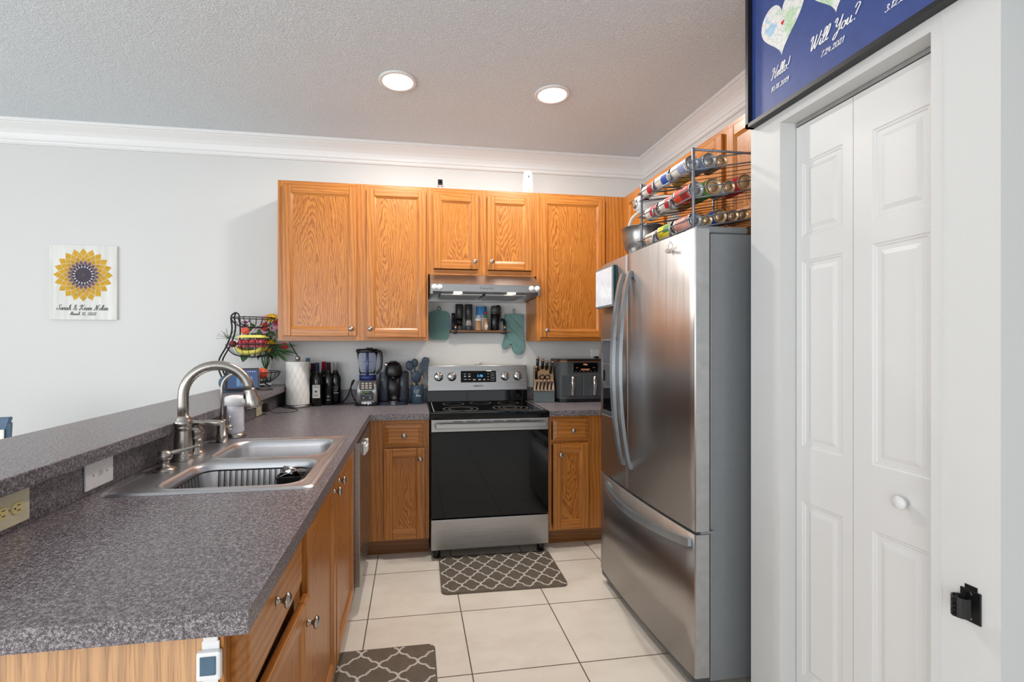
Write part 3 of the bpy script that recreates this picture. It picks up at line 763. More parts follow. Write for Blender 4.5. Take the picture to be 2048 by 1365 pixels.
mb.ribbon(p, .002, (-1, 0, 0)); mb.build('badge', drr)
# whiteboard stuck on the left door
wb = thing('whiteboard', 'small white dry-erase board in dark frame on left refrigerator door', 'whiteboard', (1.045, 2.432, 1.654))
B('greymetal').box(-.024, .001, -.118, .113, -.108, .108, .003).build('backing', wb)
B(col((20, 66, 68), .3)).box(-.020, -.004, -.1195, -.118, -.104, .104).build('side_strip', wb)
B(col((226, 230, 238), .15)).box(-.0262, -.0242, -.108, .105, -.098, .098).build('writing_surface', wb)
# ================================================================ bifold doors
def leaf(y0, y1, panels, name):
    mb = B('doorw'); x = XD; b = bmesh.new()
    # front face with raised panels
    ys = sorted({y0, y1}); mb.box(x+.006, x+.034, y0, y1, .02, 2.095)
    mb.box(x, x+.006, y0, panels[0][0], .02, 2.095); mb.box(x, x+.006, panels[0][1], y1, .02, 2.095)
    zs = sorted((p[2], p[3]) for p in panels); cur = .02
    for a, c in zs+[(2.095, None)]:
        mb.box(x, x+.006, panels[0][0], panels[0][1], cur, a); cur = c
    for (a, c, d, e_) in panels:
        def loop(k, dx): return [(x+dx, a+k, d+k), (x+dx, c-k, d+k), (x+dx, c-k, e_-k), (x+dx, a+k, e_-k)]
        L = [loop(0, 0), loop(.004, .003), loop(.008, .003), loop(.013, .008), loop(.017, .008), loop(.036, .0015)]
        for p, q in zip(L, L[1:]):
            for i in range(4): mb.face([p[i], p[(i+1) % 4], q[(i+1) % 4], q[i]])
        mb.face(L[-1])
    return mb.build(name, bf)
bf = thing('bifold_door', 'white bifold pantry door with raised panels, left open a crack at the top', 'door')
leaf(1.2405, 1.452, [(1.275, 1.430, 1.713, 1.968), (1.275, 1.430, 1.0, 1.632), (1.275, 1.430, .22, .815)], 'leaf')
l2 = leaf(1.000, 1.2385, [(1.025, 1.180, 1.705, 1.968), (1.025, 1.180, 1.0, 1.638), (1.025, 1.180, .22, .812)], 'leaf')
B('trim').lathe([(.009, 0), (.009, .010), (.016, .016), (.0185, .022), (.016, .027), (0, .029)], (XD, 1.085, .922), 22, Matrix.Rotation(-pi/2, 3, 'Y')).build('knob', l2)
struct(B('edge').box(XD-.002, XD+.03, .98, 1.452, 2.098, 2.110).build('trim_2'))
tag_c = thing('clamp_hook', 'small black spring clip mounted low on the white pantry wall edge', 'clip', (XP, .890, .755))
B('black').box(-.004, 0, -.020, .020, -.036, .036, .001).prism([(-.002, .036), (.0, .036), (.0, .046), (-.002, .046)], -.012, .012, 'xz').build('plate', tag_c)
mb = B('black'); p = []
for k in range(10):
    a = radians(-60+k*27); p.append((-.022-.018*sin(a), .004+.018*cos(a)))
for (a, b_), (c, d) in zip(p, p[1:]): mb.prism([(a, b_), (c, d), (c*.9-.002, d*.86), (a*.9-.002, b_*.86)], -.022, .022, 'xy')
for z in (-.016, -.005, .006, .016): mb.box(-.046, -.036, .0, .006, z-.003, z+.003)
mb.build('jaw', tag_c)
for z in (-.028, .028): B('chrome').cyl((-.006, 0, z), .004, .002, 'x', 10).build('screw', tag_c)
# ================================================================ lamps in the ceiling
def can(x, y, label):
    t = thing('ceiling_light', label, 'ceiling light', (x, y, CEIL), 0, 'recessed ceiling lights')
    B('trim').lathe([(.106, 0), (.106, -.006), (.100, -.010), (.086, -.010), (.082, -.004), (.082, 0)], (0, 0, 0), 36).build('trim_ring', t)
    B('lampglow').cyl((0, 0, -.0065), .082, .004, seg=36).build('diffuser', t)
    l = bpy.data.lights.new('bulb', 'AREA'); l.shape = 'DISK'; l.size = .15; l.energy = 20; l.color = (1, .955, .90)
    o = bpy.data.objects.new('bulb', l); C.objects.link(o); o.parent = t; o.location = (0, 0, -.012)
can(-.085, 2.722, 'round recessed ceiling light, the left one, nearer the tall double cabinet')
can(.822, 2.728, 'round recessed ceiling light, the right one, above the refrigerator side')
# ================================================================ things on top of the wall cabinets
t = thing('security_camera', 'tiny white and black cube camera standing on the short cabinets', 'camera', (.192, 3.345, ZT))
B('whitep').lathe([(.022, 0), (.022, .004), (.009, .009), (.006, .014), (.006, .024)], (0, 0, 0), 18).build('stand', t)
B('whitep').box(-.023, .023, -.02, .022, .024, .072, .006).build('housing', t)
o = B('black').box(-.020, .016, -.0235, -.0195, .028, .068, .004).build('face', t); B('glossblack').cyl((-.002, -.0235, .048), .009, .002, 'y', 16).build('lens', o).location.y = -.0015
B('whitep').tube(cat_rom([(.026, .01, .05), (.045, .02, .035), (.052, .02, .005), (.07, .04, .003)]), .0016, 6).build('cord', t)
t = thing('air_freshener', 'tall white air freshener dispenser standing on the wall cabinet top', 'air freshener', (.832, 3.372, ZT))
B('whitep').lathe([(.040, 0), (.042, .004), (.039, .08), (.034, .155), (.030, .172), (.018, .178), (0, .179)], (0, 0, 0), 28, sx=1, sy=.8).build('housing', t)
B('darkgrey').ball((0, -.027, .128), .008, (.8, .5, 1.3)).build('nozzle', t)
B(col((216, 190, 96))).ball((0, -.033, .030), .007, (1, .3, 1)).build('logo', t)
# ================================================================ sunflower board
t = thing('wall_sign', 'square white wooden board with sunflower and cursive lettering on the left wall', 'wall sign', (-2.220, YW-.001, 1.769))
n = NT('whitewashed_board').set(None, .7); v = n.coords((1, 1, .08)); n.l(n.ramp(n.noise(v, 40, 4), [(.3, (212, 212, 208)), (.7, (232, 232, 229))]), n.b.inputs['Base Color'])
W2, H2 = .205, .254
B(n.m).box(-W2, W2, -.018, 0, -H2, H2, .001).build('board', t)
mb = MB(); fx, fz, Rr = 0, .051, .182; yo = -.0186
Y1_, Y2_, BR, PK = col((206, 160, 34), .7), col((190, 144, 28), .7), col((112, 78, 88), .7), col((52, 48, 66), .7)
NP = 20
def sp(r, a): return (fx+r*sin(a), yo, fz+r*cos(a))
def spiral(r): return 1.05*(1-((1-r/Rr)**.9 if r < Rr else 0))*.62
rad = [.060, .082, .104, .128, .155, Rr]
# diamonds between two families of spirals
st = pi/NP
rings = [.048, .064, .083, .105, .129, .155, .184]
for i in range(len(rings)-2):
    r0, r1, r2 = rings[i], rings[i+1], rings[i+2]
    m_ = [PK, BR, Y2_, Y1_, Y1_][i]
    for k in range(NP):
        a = 2*pi*k/NP+(st if i % 2 else 0); g = .94
        rm = r1; pts = [sp(r0+.003*(1-g), a), sp(rm, a+st*g*.96), sp(r2-.002, a), sp(rm, a-st*g*.96)]
        mb.mat(m_); mb.face(pts)
mb.mat(col((66, 56, 72), .7)); mb.face([sp(.052, 2*pi*k/36) for k in range(36)])
mb.mat(col((92, 80, 60), .7)); mb.face([(p[0], yo-.0004, p[2]) for p in [sp(.010, 2*pi*k/16) for k in range(16)]])
mb.mat('black')
random.seed(3)
for (a0, a1) in ((1.0, 2.9), (3.0, 4.0)):
    for q in range(9):
        a = a0+(a1-a0)*q/8; r = random.choice((.115, .14, .16)); c = sp(r, a)
        mb.ribbon([(c[0]-.011+.004*j, yo-.0005, c[2]+.004*((-1)**j)) for j in range(6)], .0012, (0, -1, 0))
mb.build('sunflower', t)
mb = B('black')
mt = FRONT(0, yo, 0)
script(mb, 'Sarah & Kevin Nolan', -.162, .152, .036, mt, .085, y0=-.188)
script(mb, 'March', -.082, -.022, .024, mt, .09, y0=-.223); script(mb, '12, 2022', -.010, .078, .024, mt, .09, y0=-.223)
mb.build('lettering', t)
# ================================================================ framed print above the pantry door
t = thing('framed_print', 'navy framed print with map hearts and white cursive lettering above the pantry door', 'framed print', (XP, 0, 0))
PY0, PY1, PZ0, PZ1 = .40, 1.585, 2.146, 2.75
mb = B('frame'); f = .014
for q in ((PY0, PY1, PZ0, PZ0+f), (PY0, PY1, PZ1-f, PZ1), (PY0, PY0+f, PZ0, PZ1), (PY1-f, PY1, PZ0, PZ1)): mb.box(-.032, -.001, *q)
mb.build('frame', t)
B('navy').box(-.014, -.002, PY0+f, PY1-f, PZ0+f, PZ1-f).build('print', t)
n = NT('street_map_paper').set(None, .6); v = n.coords(); f1 = n.noise(v, 14, 3)
base = n.ramp(f1, [(.38, (196, 224, 190)), (.44, (232, 234, 230)), (.60, (236, 236, 232)), (.64, (176, 212, 236))])
vo = n.t.nodes.new('ShaderNodeTexVoronoi'); vo.feature = 'DISTANCE_TO_EDGE'; vo.inputs['Scale'].default_value = 42; n.l(v, vo.inputs['Vector'])
rr = n.ramp(vo.outputs['Distance'], [(.0, (196, 196, 200)), (.05, (255, 255, 255))])
m2 = n.t.nodes.new('ShaderNodeMix'); m2.data_type = 'RGBA'; m2.blend_type = 'MULTIPLY'; m2.inputs[0].default_value = .8
n.l(base, m2.inputs[6]); n.l(rr, m2.inputs[7]); n.l(m2.outputs[2], n.b.inputs['Base Color']); M['map'] = n.m
def heart(cy, cz, w_, h_, mb, x=-.0146):
    pts = []
    for k in range(48):
        a = 2*pi*k/48; hx = 16*sin(a)**3; hz = 13*cos(a)-5*cos(2*a)-2*cos(3*a)-cos(4*a)
        pts.append((x, cy-hx/32*w_, cz+(hz+2.5)/29*h_))
    mb.face(pts)
for cy, cz in ((1.430, 2.425), (1.222, 2.425), (1.014, 2.425)):
    mb = B('map'); heart(cy, cz, .190, .195, mb); o = mb.build('map_heart', t)
    mb = B(col((208, 42, 52))); heart(cy-.004, cz+.01, .015, .017, mb, -.0150); mb.build('red_heart', o)
wt = col((240, 240, 240), .6)
def ptxt(s_, ya, yb, z, h_, wg=.085):
    mb = B(wt); script(mb, s_, 0, ya-yb, h_, FROMX(-.0146, ya, z), wg); return mb.build('lettering', t)
ptxt('Hello!', 1.478, 1.398, 2.268, .036)
ptxt('10.18.2019', 1.478, 1.400, 2.226, .019, .1)
ptxt('Will You?', 1.318, 1.150, 2.268, .040)
ptxt('7.24.2021', 1.276, 1.196, 2.226, .020, .1)
ptxt('3.12.2022', 1.076, .990, 2.226, .020, .1)
# ================================================================ mats
def quatre(mb, w_, h_, sx, sy, z, ox=0, oy=0, wd=.0095):
    q = [(0, .5), (.02, .44), (.07, .38), (.14, .345), (.21, .335), (.21, .28), (.25, .28), (.25, .22), (.29, .22), (.29, .165), (.36, .155), (.43, .12), (.48, .06), (.5, 0)]
    for i in range(-8, 9):
        for j in range(-8, 9):
            cx, cy = (i+ox)*sx, (j+oy)*sy
            for a in (1, -1):
                for b_ in (1, -1):
                    pts = [(cx+a*p[0]*sx, cy+b_*p[1]*sy) for p in q]
                    run = []; lv = z+.00015*((a < 0)+2*(b_ < 0))
                    for p in pts+[(9, 9)]:
                        if abs(p[0]) < w_-.006 and abs(p[1]) < h_-.006: run.append((p[0], p[1], lv))
                        else:
                            if len(run) > 1: mb.ribbon(run, wd, (0, 0, 1))
                            run = []
def mat(label, cx, cy, w_, h_, rz, sx, sy, ox, oy):
    mb = B(MATM).prism(rrect(-w_, w_, -h_, h_, .035, 6), 0, .012, 'xy')
    mb.mat(MATL); quatre(mb, w_, h_, sx, sy, .0125, ox, oy)
    o = mb.build('floor_mat'); o.location = (cx, cy, 0); o.rotation_euler = (0, 0, rz)
    return tag(o, label, 'floor mat')
MATM = plain('taupe_mat', (104, 93, 80), .5, 0, .05); MATL = plain('mat_pattern', (205, 199, 190), .5, 0, 0)
mat('grey quatrefoil-patterned floor mat in front of the range', .508, 2.752, .352, .220, radians(-1.0), .105, .148, .25, 0)
mat('grey quatrefoil-patterned floor mat in the foreground beside the sink cabinets', -.115, 1.81, .212, .31, 0, .160, .155, .35, .3)
# ================================================================ outlets, switches
def plate_thing(name, label, cat, y, z, w_, h_, mat_):
    t = thing(name, label, cat, (-.9205, y, z)); B(mat_).box(0, .006, -w_/2, w_/2, -h_/2, h_/2, .003).build('cover_plate', t); return t
t = plate_thing('wall_outlet', 'cream duplex outlet lowest left in the backsplash by the counter front', 'outlet', 1.236, .966, .122, .080, 'ivory')
for dy in (-.021, .021):
    o = B(col((232, 216, 150))).prism([(dy+.0165*cos(a)*1, .0145*sin(a)) for a in [radians(k*15) for k in range(24)]], .006, .009, 'yz').build('socket', t)
    mb = B('black')
    for dz in (-.006, .006): mb.box(.0088, .0095, dy-.002, dy+.007, dz-.001, dz+.001)
    mb.box(.0088, .0095, dy-.010, dy-.006, -.002, .002); mb.build('slot', o)
B('nickel').cyl((.006, 0, 0), .003, .001, 'x', 10).build('screw', t)
t = plate_thing('light_switch', 'white toggle switch plate in the backsplash beside the sink', 'light switch', 1.556, .967, .126, .078, 'whitep')
B('whitep').box(.006, .008, -.005, .005, -.009, .009).box(.007, .016, -.003, .003, -.003, .008, .001).build('toggle', t)
for dy in (-.03, .03): B('nickel').cyl((.006, dy, 0), .003, .001, 'x', 10).build('screw', t)
t = plate_thing('wall_outlet', 'cream outlet in the backsplash behind the black power adapter', 'outlet', 3.035, .957, .120, .078, 'ivory')
B('ivory').box(.006, .009, -.040, .0, -.014, .014, .001).build('socket', t)
t = thing('power_adapter', 'black plug-in power adapter with a thin cord in the backsplash outlet', 'power adapter', (-.9115, 3.085, .957))
B('black').box(0, .030, -.020, .024, -.024, .024, .004).build('body', t)
B('wire').tube(cat_rom([(.028, .01, -.01), (.05, .03, -.036), (.12, .06, -.0405), (.17, .12, -.0405), (.15, .20, -.0405), (.09, .26, -.0405), (.05, .32, -.0405)]), .0018, 6).build('cord', t)
t = thing('wall_outlet', 'white outlet on the back wall at the right edge above the air fryer', 'outlet', (1.447, YW-.001, 1.252))
B('whitep').box(-.036, .036, -.006, 0, -.058, .058, .003).build('cover_plate', t)
B('black').box(-.014, .02, -.03, -.006, -.03, .0, .003).build('plug', t)
# ================================================================ child lock strap on the peninsula end
t = thing('child_lock', 'white and blue-grey plastic strap latch stuck on the peninsula end panel', 'latch', (-.329, .839, .823))
B('whitep').box(-.011, .012, -.004, 0, .035, .058, .003).box(-.013, .014, -.003, 0, .02, .037, .001).build('strap', t)
o = B('whitep').box(-.019, .019, -.012, 0, -.024, .024, .004).build('buckle', t); B('bluecase').box(-.012, .012, -.014, -.011, -.013, .017, .001).build('button', o)
mb = B('whitep').box(-.012, .012, -.003, 0, -.19, -.024, .001)
for k in range(14): mb.box(-.011, .011, -.0042, -.003, -.185+k*.0115, -.181+k*.0115)
mb.build('strap', t)
# end panel under the counter, from the cabinet to the half wall
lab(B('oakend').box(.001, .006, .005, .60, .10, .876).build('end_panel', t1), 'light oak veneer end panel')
# ================================================================ faucet group on the sink deck
ZD_ = .917
t = thing('faucet', 'brushed nickel gooseneck pull-down kitchen faucet on the sink deck', 'faucet', (-.848, 1.916, ZD_))
B('nickel').lathe([(r_, z_*.82) for r_, z_ in [(.040, 0), (.040, .006), (.034, .012), (.036, .018), (.032, .024), (.030, .030), (.031, .06), (.026, .13), (.0245, .142), (.027, .144), (.027, .148), (.0245, .15), (.031, .160), (.0325, .168), (.029, .180), (.025, .186), (.0255, .192), (.0215, .195), (.0215, .2)]], (0, 0, 0), 32).build('body', t)
mb = B('nickel'); zr = .238; R_ = .112
pts = [(0, 0, .155), (0, 0, .20), (0, 0, .232)]
d = Vector((.98, .20, 0)).normalized()
for k in range(0, 20):
    a = radians(180-k*9); pts.append(tuple(d*(R_+R_*cos(a))+Vector((0, 0, zr+R_*sin(a)))))
e_ = Vector(pts[-1]); tn = (Vector(pts[-1])-Vector(pts[-2])).normalized()
mb.tube(pts, .0185, 20).build('spout', t)
mb = B('nickel'); p0 = e_; P_ = [p0, p0+tn*.004, p0+tn*.012, p0+tn*.04, p0+tn*.065, p0+tn*.072]
mb.tube(P_, [.0205, .0208, .0205, .025, .030, .0275], 24).build('spray_head', t)
sd = tn.cross(d.cross(Vector((0, 0, 1)))).normalized()
q = p0+tn*.025-Vector((d.x, d.y, 0))*.0225
B('black').ball(q, .012, (.35, .7, 1.2)).build('spray_button', t)
fh = B('nickel').lathe([(.034, 0), (.034, .005), (.026, .012), (.0235, .018), (.0225, .045), (.022, .060), (.026, .062), (.026, .066), (.021, .068), (.026, .078), (.028, .088), (.026, .098), (.018, .106), (0, .109)], (0, 0, 0), 28).build('handle_base', t); fh.location = (.006, .092, 0); t = fh
mb = B('nickel'); L0 = Vector((0, 0, .104)); dv = Vector((.97, -.05, .05)).normalized()
mb.tube([L0+Vector((0, 0, -.01)), L0+Vector((-.004, 0, .012)), L0+Vector((-.014, 0, .020))], [.010, .008, .004], 14)
P_ = [Vector((-.028, 0, .118)), Vector((-.02, 0, .120)), Vector((-.005, 0, .121)), Vector((.008, 0, .121)), Vector((.012, 0, .121)), Vector((.018, 0, .121)), Vector((.045, 0, .122)), Vector((.075, 0, .120)), Vector((.095, 0, .119)), Vector((.103, 0, .119))]
mb.tube(P_, [.003, .007, .012, .010, .013, .008, .0115, .012, .008, .002], 18).build('lever', t)
t = thing('soap_dispenser', 'brushed nickel pump soap dispenser nearest on the sink deck', 'soap dispenser', (-.838, 1.762, ZD_))
B('nickel').lathe([(.036, 0), (.036, .004), (.028, .010), (.018, .014), (.014, .020), (.014, .034), (.019, .036), (.023, .044), (.024, .052), (.020, .062), (.010, .068), (0, .069)], (0, 0, 0), 26).build('pump', t)
B('nickel').tube([(0, 0, .055), (.03, .014, .060), (.06, .028, .066), (.088, .040, .072), (.098, .045, .071)], [.008, .0075, .006, .0045, .002], 14).build('spout', t)
t = thing('water_filter_faucet', 'thin nickel hooked filter faucet behind the lever handle', 'faucet', (-.832, 2.236, ZD_))
B('nickel').lathe([(.0235, 0), (.0235, .030), (.0225, .032), (.0195, .033), (.0195, .095), (.0185, .098), (0, .098)], (0, 0, 0), 24).build('base', t)
pts = [(0, 0, .09), (0, 0, .225)]+[(.064+.064*cos(radians(180-k*12)), 0, .238+.064*sin(radians(180-k*12))) for k in range(0, 16)]
pts += [(.128, 0, .19)]
B('nickel').tube(pts, .0062, 14).build('spout', t)
B('nickel').ball((.022, .01, .062), .016, (1.2, .8, .8)).tube([(.026, .01, .062), (.028, .01, .115)], .0042, 10).build('valve', t)
t = thing('soap_dispenser', 'white automatic soap dispenser standing behind the filter faucet', 'soap dispenser', (-.820, 2.36, ZC1))
B('nickel').lathe([(.044, 0), (.046, .004), (.040, .016), (.034, .022)], (0, 0, 0), 28).build('base', t)
B(col((226, 224, 232), .3)).lathe([(.034, .018), (.038, .03), (.036, .12), (.034, .150)], (0, 0, 0), 28).build('tank', t)
B('whitep').lathe([(.034, .150), (.040, .152), (.042, .180), (.038, .190), (.02, .196), (0, .197)], (0, 0, 0), 28, sx=1.1).box(.0, .050, -.024, .024, .158, .190, .008).build('head', t)
B(col((196, 196, 206), .3)).box(.033, .0385, -.003, .003, .05, .13).build('level_window', t)
# ---- wire rack lining the near sink bowl, caddy and strainer
mb = B('wire'); x0, x1, y0, y1 = -.742, -.372, 1.548, 1.832
zt, zb = .892, .742
top = [(x, y, zt) for x, y in rrect(x0, x1, y0, y1, .05, 5)]; bot = [(x, y, zb) for x, y in rrect(x0+.012, x1-.012, y0+.012, y1-.012, .045, 5)]
mb.tube(top, .0026, 6, closed=True).tube(bot, .0022, 6, closed=True)
for k in range(15):
    x = x0+.05+k*(x1-x0-.1)/14
    mb.tube([(x, y0, zt), (x, y0+.012, zb), (x, y1-.012, zb), (x, y1, zt)], .0017, 5)
for k in range(9):
    y = y0+.05+k*(y1-y0-.1)/8
    mb.tube([(x0, y, zt), (x0+.012, y, zb+.004), (x1-.012, y, zb+.004), (x1, y, zt)], .0017, 5)
tag(mb.build('sink_rack'), 'black wire dish rack lining the near sink bowl', 'sink rack')
t = thing('sink_caddy', 'black plastic caddy with wire bail hanging in the near sink bowl', 'sink caddy', (-.418, 1.745, .850))
mb = MB().mat('black')
for (a, b_) in (((-.050, -.036), (.050, .036)),):
    o_ = rrect(-.05, .05, -.036, .036, .012); i_ = rrect(-.045, .045, -.031, .031, .009)
    lo = rrect(-.040, .040, -.028, .028, .009)
    R0 = [mb.bm.verts.new((x, y, .04)) for x, y in o_]; R1 = [mb.bm.verts.new((x, y, -.04)) for x, y in lo]
    R2 = [mb.bm.verts.new((x, y, .04)) for x, y in i_]; R3 = [mb.bm.verts.new((x*.93, y*.93, -.036)) for x, y in lo]
    for A, Q in ((R0, R1), (R0, R2), (R2, R3)):
        for i in range(len(A)): mb._t([mb.bm.faces.new([A[i], A[(i+1) % len(A)], Q[(i+1) % len(A)], Q[i]])])
    mb._t([mb.bm.faces.new(R1), mb.bm.faces.new(R3)])
mb.build('bin', t)
B('nickel').tube([(-.048, -.036, .036), (-.02, -.04, .050), (.03, -.02, .062), (.056, .0, .050)], .0016, 6).build('bail', t)
t = thing('sink_strainer', 'round perforated metal sink strainer lying in the black caddy', 'strainer', (-.428, 1.760, .893))
sm = Matrix.Rotation(radians(-50), 3, 'X') @ Matrix.Rotation(radians(20), 3, 'Y')
B('chrome').lathe([(.034, .004), (.034, 0), (.026, -.002), (.024, -.014), (.018, -.020), (0, -.021)], (0, 0, 0), 24, sm).build('basket', t)
mb = B('black')
for k in range(10):
    a = k*pi/5; mb.cyl(sm @ Vector((.0185*cos(a), .0185*sin(a), .0)), .002, .001, 'z', 8)
B('black').lathe([(.0095, .0045), (.010, .006), (0, .007)], (0, 0, 0), 12, sm).build('knob', t); mb.build('hole', t)
# ================================================================ paper towels
PX, PY = -.789, 3.44
t = thing('paper_towel_holder', 'round steel-based paper towel holder with a nickel top knob', 'paper towel holder', (PX, PY, ZC1))
B('steelx').lathe([(.090, 0), (.091, .003), (.091, .016), (.088, .019), (0, .019)], (0, 0, 0), 40).build('base', t)
B('nickel').cyl((0, 0, .019), .007, .300, seg=14).build('post', t)
B('nickel').lathe([(.008, .316), (.010, .319), (.0165, .321), (.0165, .347), (.014, .350), (0, .350)], (0, 0, 0), 24).build('finial', t)
n = NT('quilted_paper').set((240, 238, 232), .85)
mb = MB().mat(n.m).lathe([(.022, .021), (.0765, .021), (.077, .023), (.077, .312), (.0765, .314), (.022, .314)], (0, 0, 0), 40)
mb.mat(col((205, 205, 206), .8)); R_ = .0773
def wrapline(a0, a1, z0, z1, w_=.0016):
    p = []
    for k in range(21):
        q = k/20; a = a0+(a1-a0)*q; p.append((R_*cos(a), R_*sin(a), z0+(z1-z0)*q))
    for u, v_ in zip(p, p[1:]):
        c = Vector(((u[0]+v_[0])/2, (u[1]+v_[1])/2, 0)); mb.ribbon([u, v_], w_, c)
for k in range(13):
    a = -pi+k*2*pi/13
    wrapline(a, a+1.5, .028, .300); wrapline(a+.2, a-1.3, .028, .300); wrapline(a+.05, a+1.55, .028, .300, .0008)
t = tag(mb.build('paper_towel_roll'), 'white paper towel roll printed with thin grey diamond lattice, on its holder', 'paper towels')
t.location = (PX, PY, ZC1)
# ================================================================ wine bottles
def bottle(x, y, h, glass, caps, label, r=.038, plate=None, mark=None, capz=.045, art=None):
    t = thing('wine_bottle', label, 'bottle', (x, y, ZC1), 0, 'bottles beside the paper towels')
    k = h/.305
    B(glass).lathe([(.0, .004), (.022, .0), (r-.003, 0), (r, .004), (r, .185*k), (r-.003, .202*k), (r-.014, .222*k), (.0165, .238*k), (.0145, .25*k), (.014, .296*k), (0, .297*k)], (0, 0, 0), 26).build('glass', t)
    B(caps).lathe([(.0148, h-capz-.012), (.0150, h-.006), (.0158, h-.005), (.0158, h), (0, h+.0005)], (0, 0, 0), 20).build('capsule', t)
    if plate:
        c, z0, z1, wd = plate; mb = B(c); n_ = 10
        A = [(-wd+2*wd*i/n_) for i in range(n_+1)]
        f = lambda a: (sin(a)*(r+.0006), -cos(a)*(r+.0006))
        for a, b_ in zip(A, A[1:]):
            p, q = f(a), f(b_); mb.face([(p[0], p[1], z0), (q[0], q[1], z0), (q[0], q[1], z1), (p[0], p[1], z1)], True)
        o = mb.build('label', t)
        if mark:
            m_ = B(mark[0]); m_.cyl((0, -(r+.0008), mark[1]), mark[2], .0008, 'y', 14).location if False else None
            pts = [(mark[2]*cos(a*pi/8), -(r+.0012), mark[1]+mark[2]*sin(a*pi/8)) for a in range(16)]; m_.face(pts)
            for zz, ww in mark[3]: m_.face([(-ww, -(r+.0010), zz), (ww, -(r+.0010), zz), (ww, -(r+.0010), zz+.003), (-ww, -(r+.0010), zz+.003)])
            m_.build('print', o)
    if art:
        m_ = B(col((168, 170, 176), .4)); art(m_, r); m_.build('print', t)
    return t
bottle(-.668, 3.475, .303, 'winegl', col((34, 52, 74), .4), 'front wine bottle with a pale label and dark blue capsule', plate=(col((214, 216, 206), .6), .058, .150, .75), mark=(col((70, 76, 130)), .104, .009, [(.136, .016), (.129, .009), (.078, .015), (.070, .012)]))
def artH(m, r):
    text_into(m, 'H', .022, FRONT(.004, -(r+.001), .062), bold=.001)
    for z in (.04, .034): m.face([(-.008, -(r+.001), z), (.016, -(r+.001), z), (.016, -(r+.001), z+.0025), (-.008, -(r+.001), z+.0025)])
bottle(-.598, 3.525, .303, 'winegl', col((52, 30, 34), .4), 'dark wine bottle with a white letter low on its side and a brown-black capsule', art=artH)
bottle(-.715, 3.568, .296, 'winegl', col((92, 34, 38), .4), 'wine bottle with a dull dark red capsule behind the blue-capsuled one')
bottle(-.640, 3.575, .308, 'winegl', col((168, 28, 52), .35), 'wine bottle with the bright crimson capsule')
def artS(m, r):
    R2 = r+.0012
    pts = cat_rom([(-.018, .118), (-.008, .130), (.002, .124), (.012, .132), (.018, .118), (.006, .110), (-.006, .112), (-.016, .104), (.004, .098), (.016, .104)], 4)
    m.ribbon([(p.x, -(R2**2-p.x**2)**.5, p.y) for p in pts], .0022, (0, -1, 0))
    m.ribbon([(x*.004, -(R2**2-(x*.004)**2)**.5, .085) for x in range(-6, 7)], .006, (0, -1, 0))
bottle(-.553, 3.552, .303, 'winegl', col((196, 198, 200), .3, .6), 'wine bottle with a silver capsule, rightmost of the bottles', art=artS)
bottle(-.748, 3.560, .335, col((96, 124, 120), .1), col((96, 124, 152), .3), 'tall pale bottle with a blue-grey cap half hidden by the paper towels', r=.034, plate=(col((206, 208, 200), .6), .04, .09, .9), capz=.02)
# ================================================================ blender
t = thing('blender', 'countertop blender with clear blue-tinted pitcher, silver base and keypad', 'blender', (-.322, 3.50, ZC1))
mb = B('darkgrey')
def taper(mb, w0, d0, w1, d1, z0, z1, r0=.02, seg=5):
    A = [mb.bm.verts.new((x, y, z0)) for x, y in rrect(-w0, w0, -d0, d0, r0, seg)]; Q = [mb.bm.verts.new((x, y, z1)) for x, y in rrect(-w1, w1, -d1, d1, r0, seg)]
    n_ = len(A)
    for i in range(n_): mb._t([mb.bm.faces.new([A[i], A[(i+1) % n_], Q[(i+1) % n_], Q[i]])], True)
    mb._t([mb.bm.faces.new(A), mb.bm.faces.new(Q)])
    return mb
taper(B('black'), .080, .085, .078, .08, 0, .045).build('foot_base', t)
bs = taper(B('edge'), .074, .086, .066, .07, .03, .175, .012).build('base', t)
taper(B(col((52, 54, 58), .3)), .056, .088, .056, .088, .006, .034, .006).build('nameplate', bs)
mb = B('ledw'); text_into(mb, 'NINJA', .024, FRONT(0, -.0884, .0205), bold=.0012); mb.build('lettering', bs)
B(col((34, 38, 36), .2)).prism([(-.043, .044), (.043, .044), (.047, .050), (.047, .085), (.035, .105), (-.043, .105)], -.089, -.080, 'xz').build('control_panel', bs)
mb = B(col((120, 170, 70), .5)); mb.box(-.04, -.028, -.0895, -.089, .092, .101).box(-.022, .018, -.0895, -.089, .095, .0985)
mb.mat(col((130, 120, 170))).box(-.012, .034, -.0895, -.089, .072, .075).mat(col((170, 176, 176))).box(-.04, -.014, -.0895, -.089, .082, .084).box(-.025, -.016, -.0895, -.089, .052, .06).box(.02, .03, -.0895, -.089, .052, .06)
mb.build('screen_marks', bs)
B(col((40, 41, 44), .2)).prism([(-.046, .112), (.046, .112), (.052, .130), (.045, .172), (-.045, .172), (-.052, .130)], -.087, -.074, 'xz').build('keypad', bs)
mb = B(col((206, 190, 170), .4)); k = 0
for r_ in range(3):
    for c_ in range(3):
        x, z = -.026+c_*.026, .126+r_*.016; mb.box(x-.009, x+.009, -.0885, -.087, z-.005, z+.005, .001)
mb.build('button', bs)
lab(taper(B(col((38, 52, 110), .25)), .058, .058, .060, .06, .175, .215, .05, 8).build('collar', t), 'dark blue collar')
mb = B('bluegl'); mb.lathe([(.050, .212), (.056, .23), (.064, .30), (.072, .365), (.074, .375), (.071, .375), (.061, .30), (.052, .222)], (-.003, 0, 0), 32)
lab(mb.build('pitcher', t), 'clear pitcher')
B(col((120, 130, 170), .25, .3)).cyl((-.003, 0, .215), .010, .15, seg=12).build('blade_shaft', t)
mb = B(col((60, 66, 90), .3))
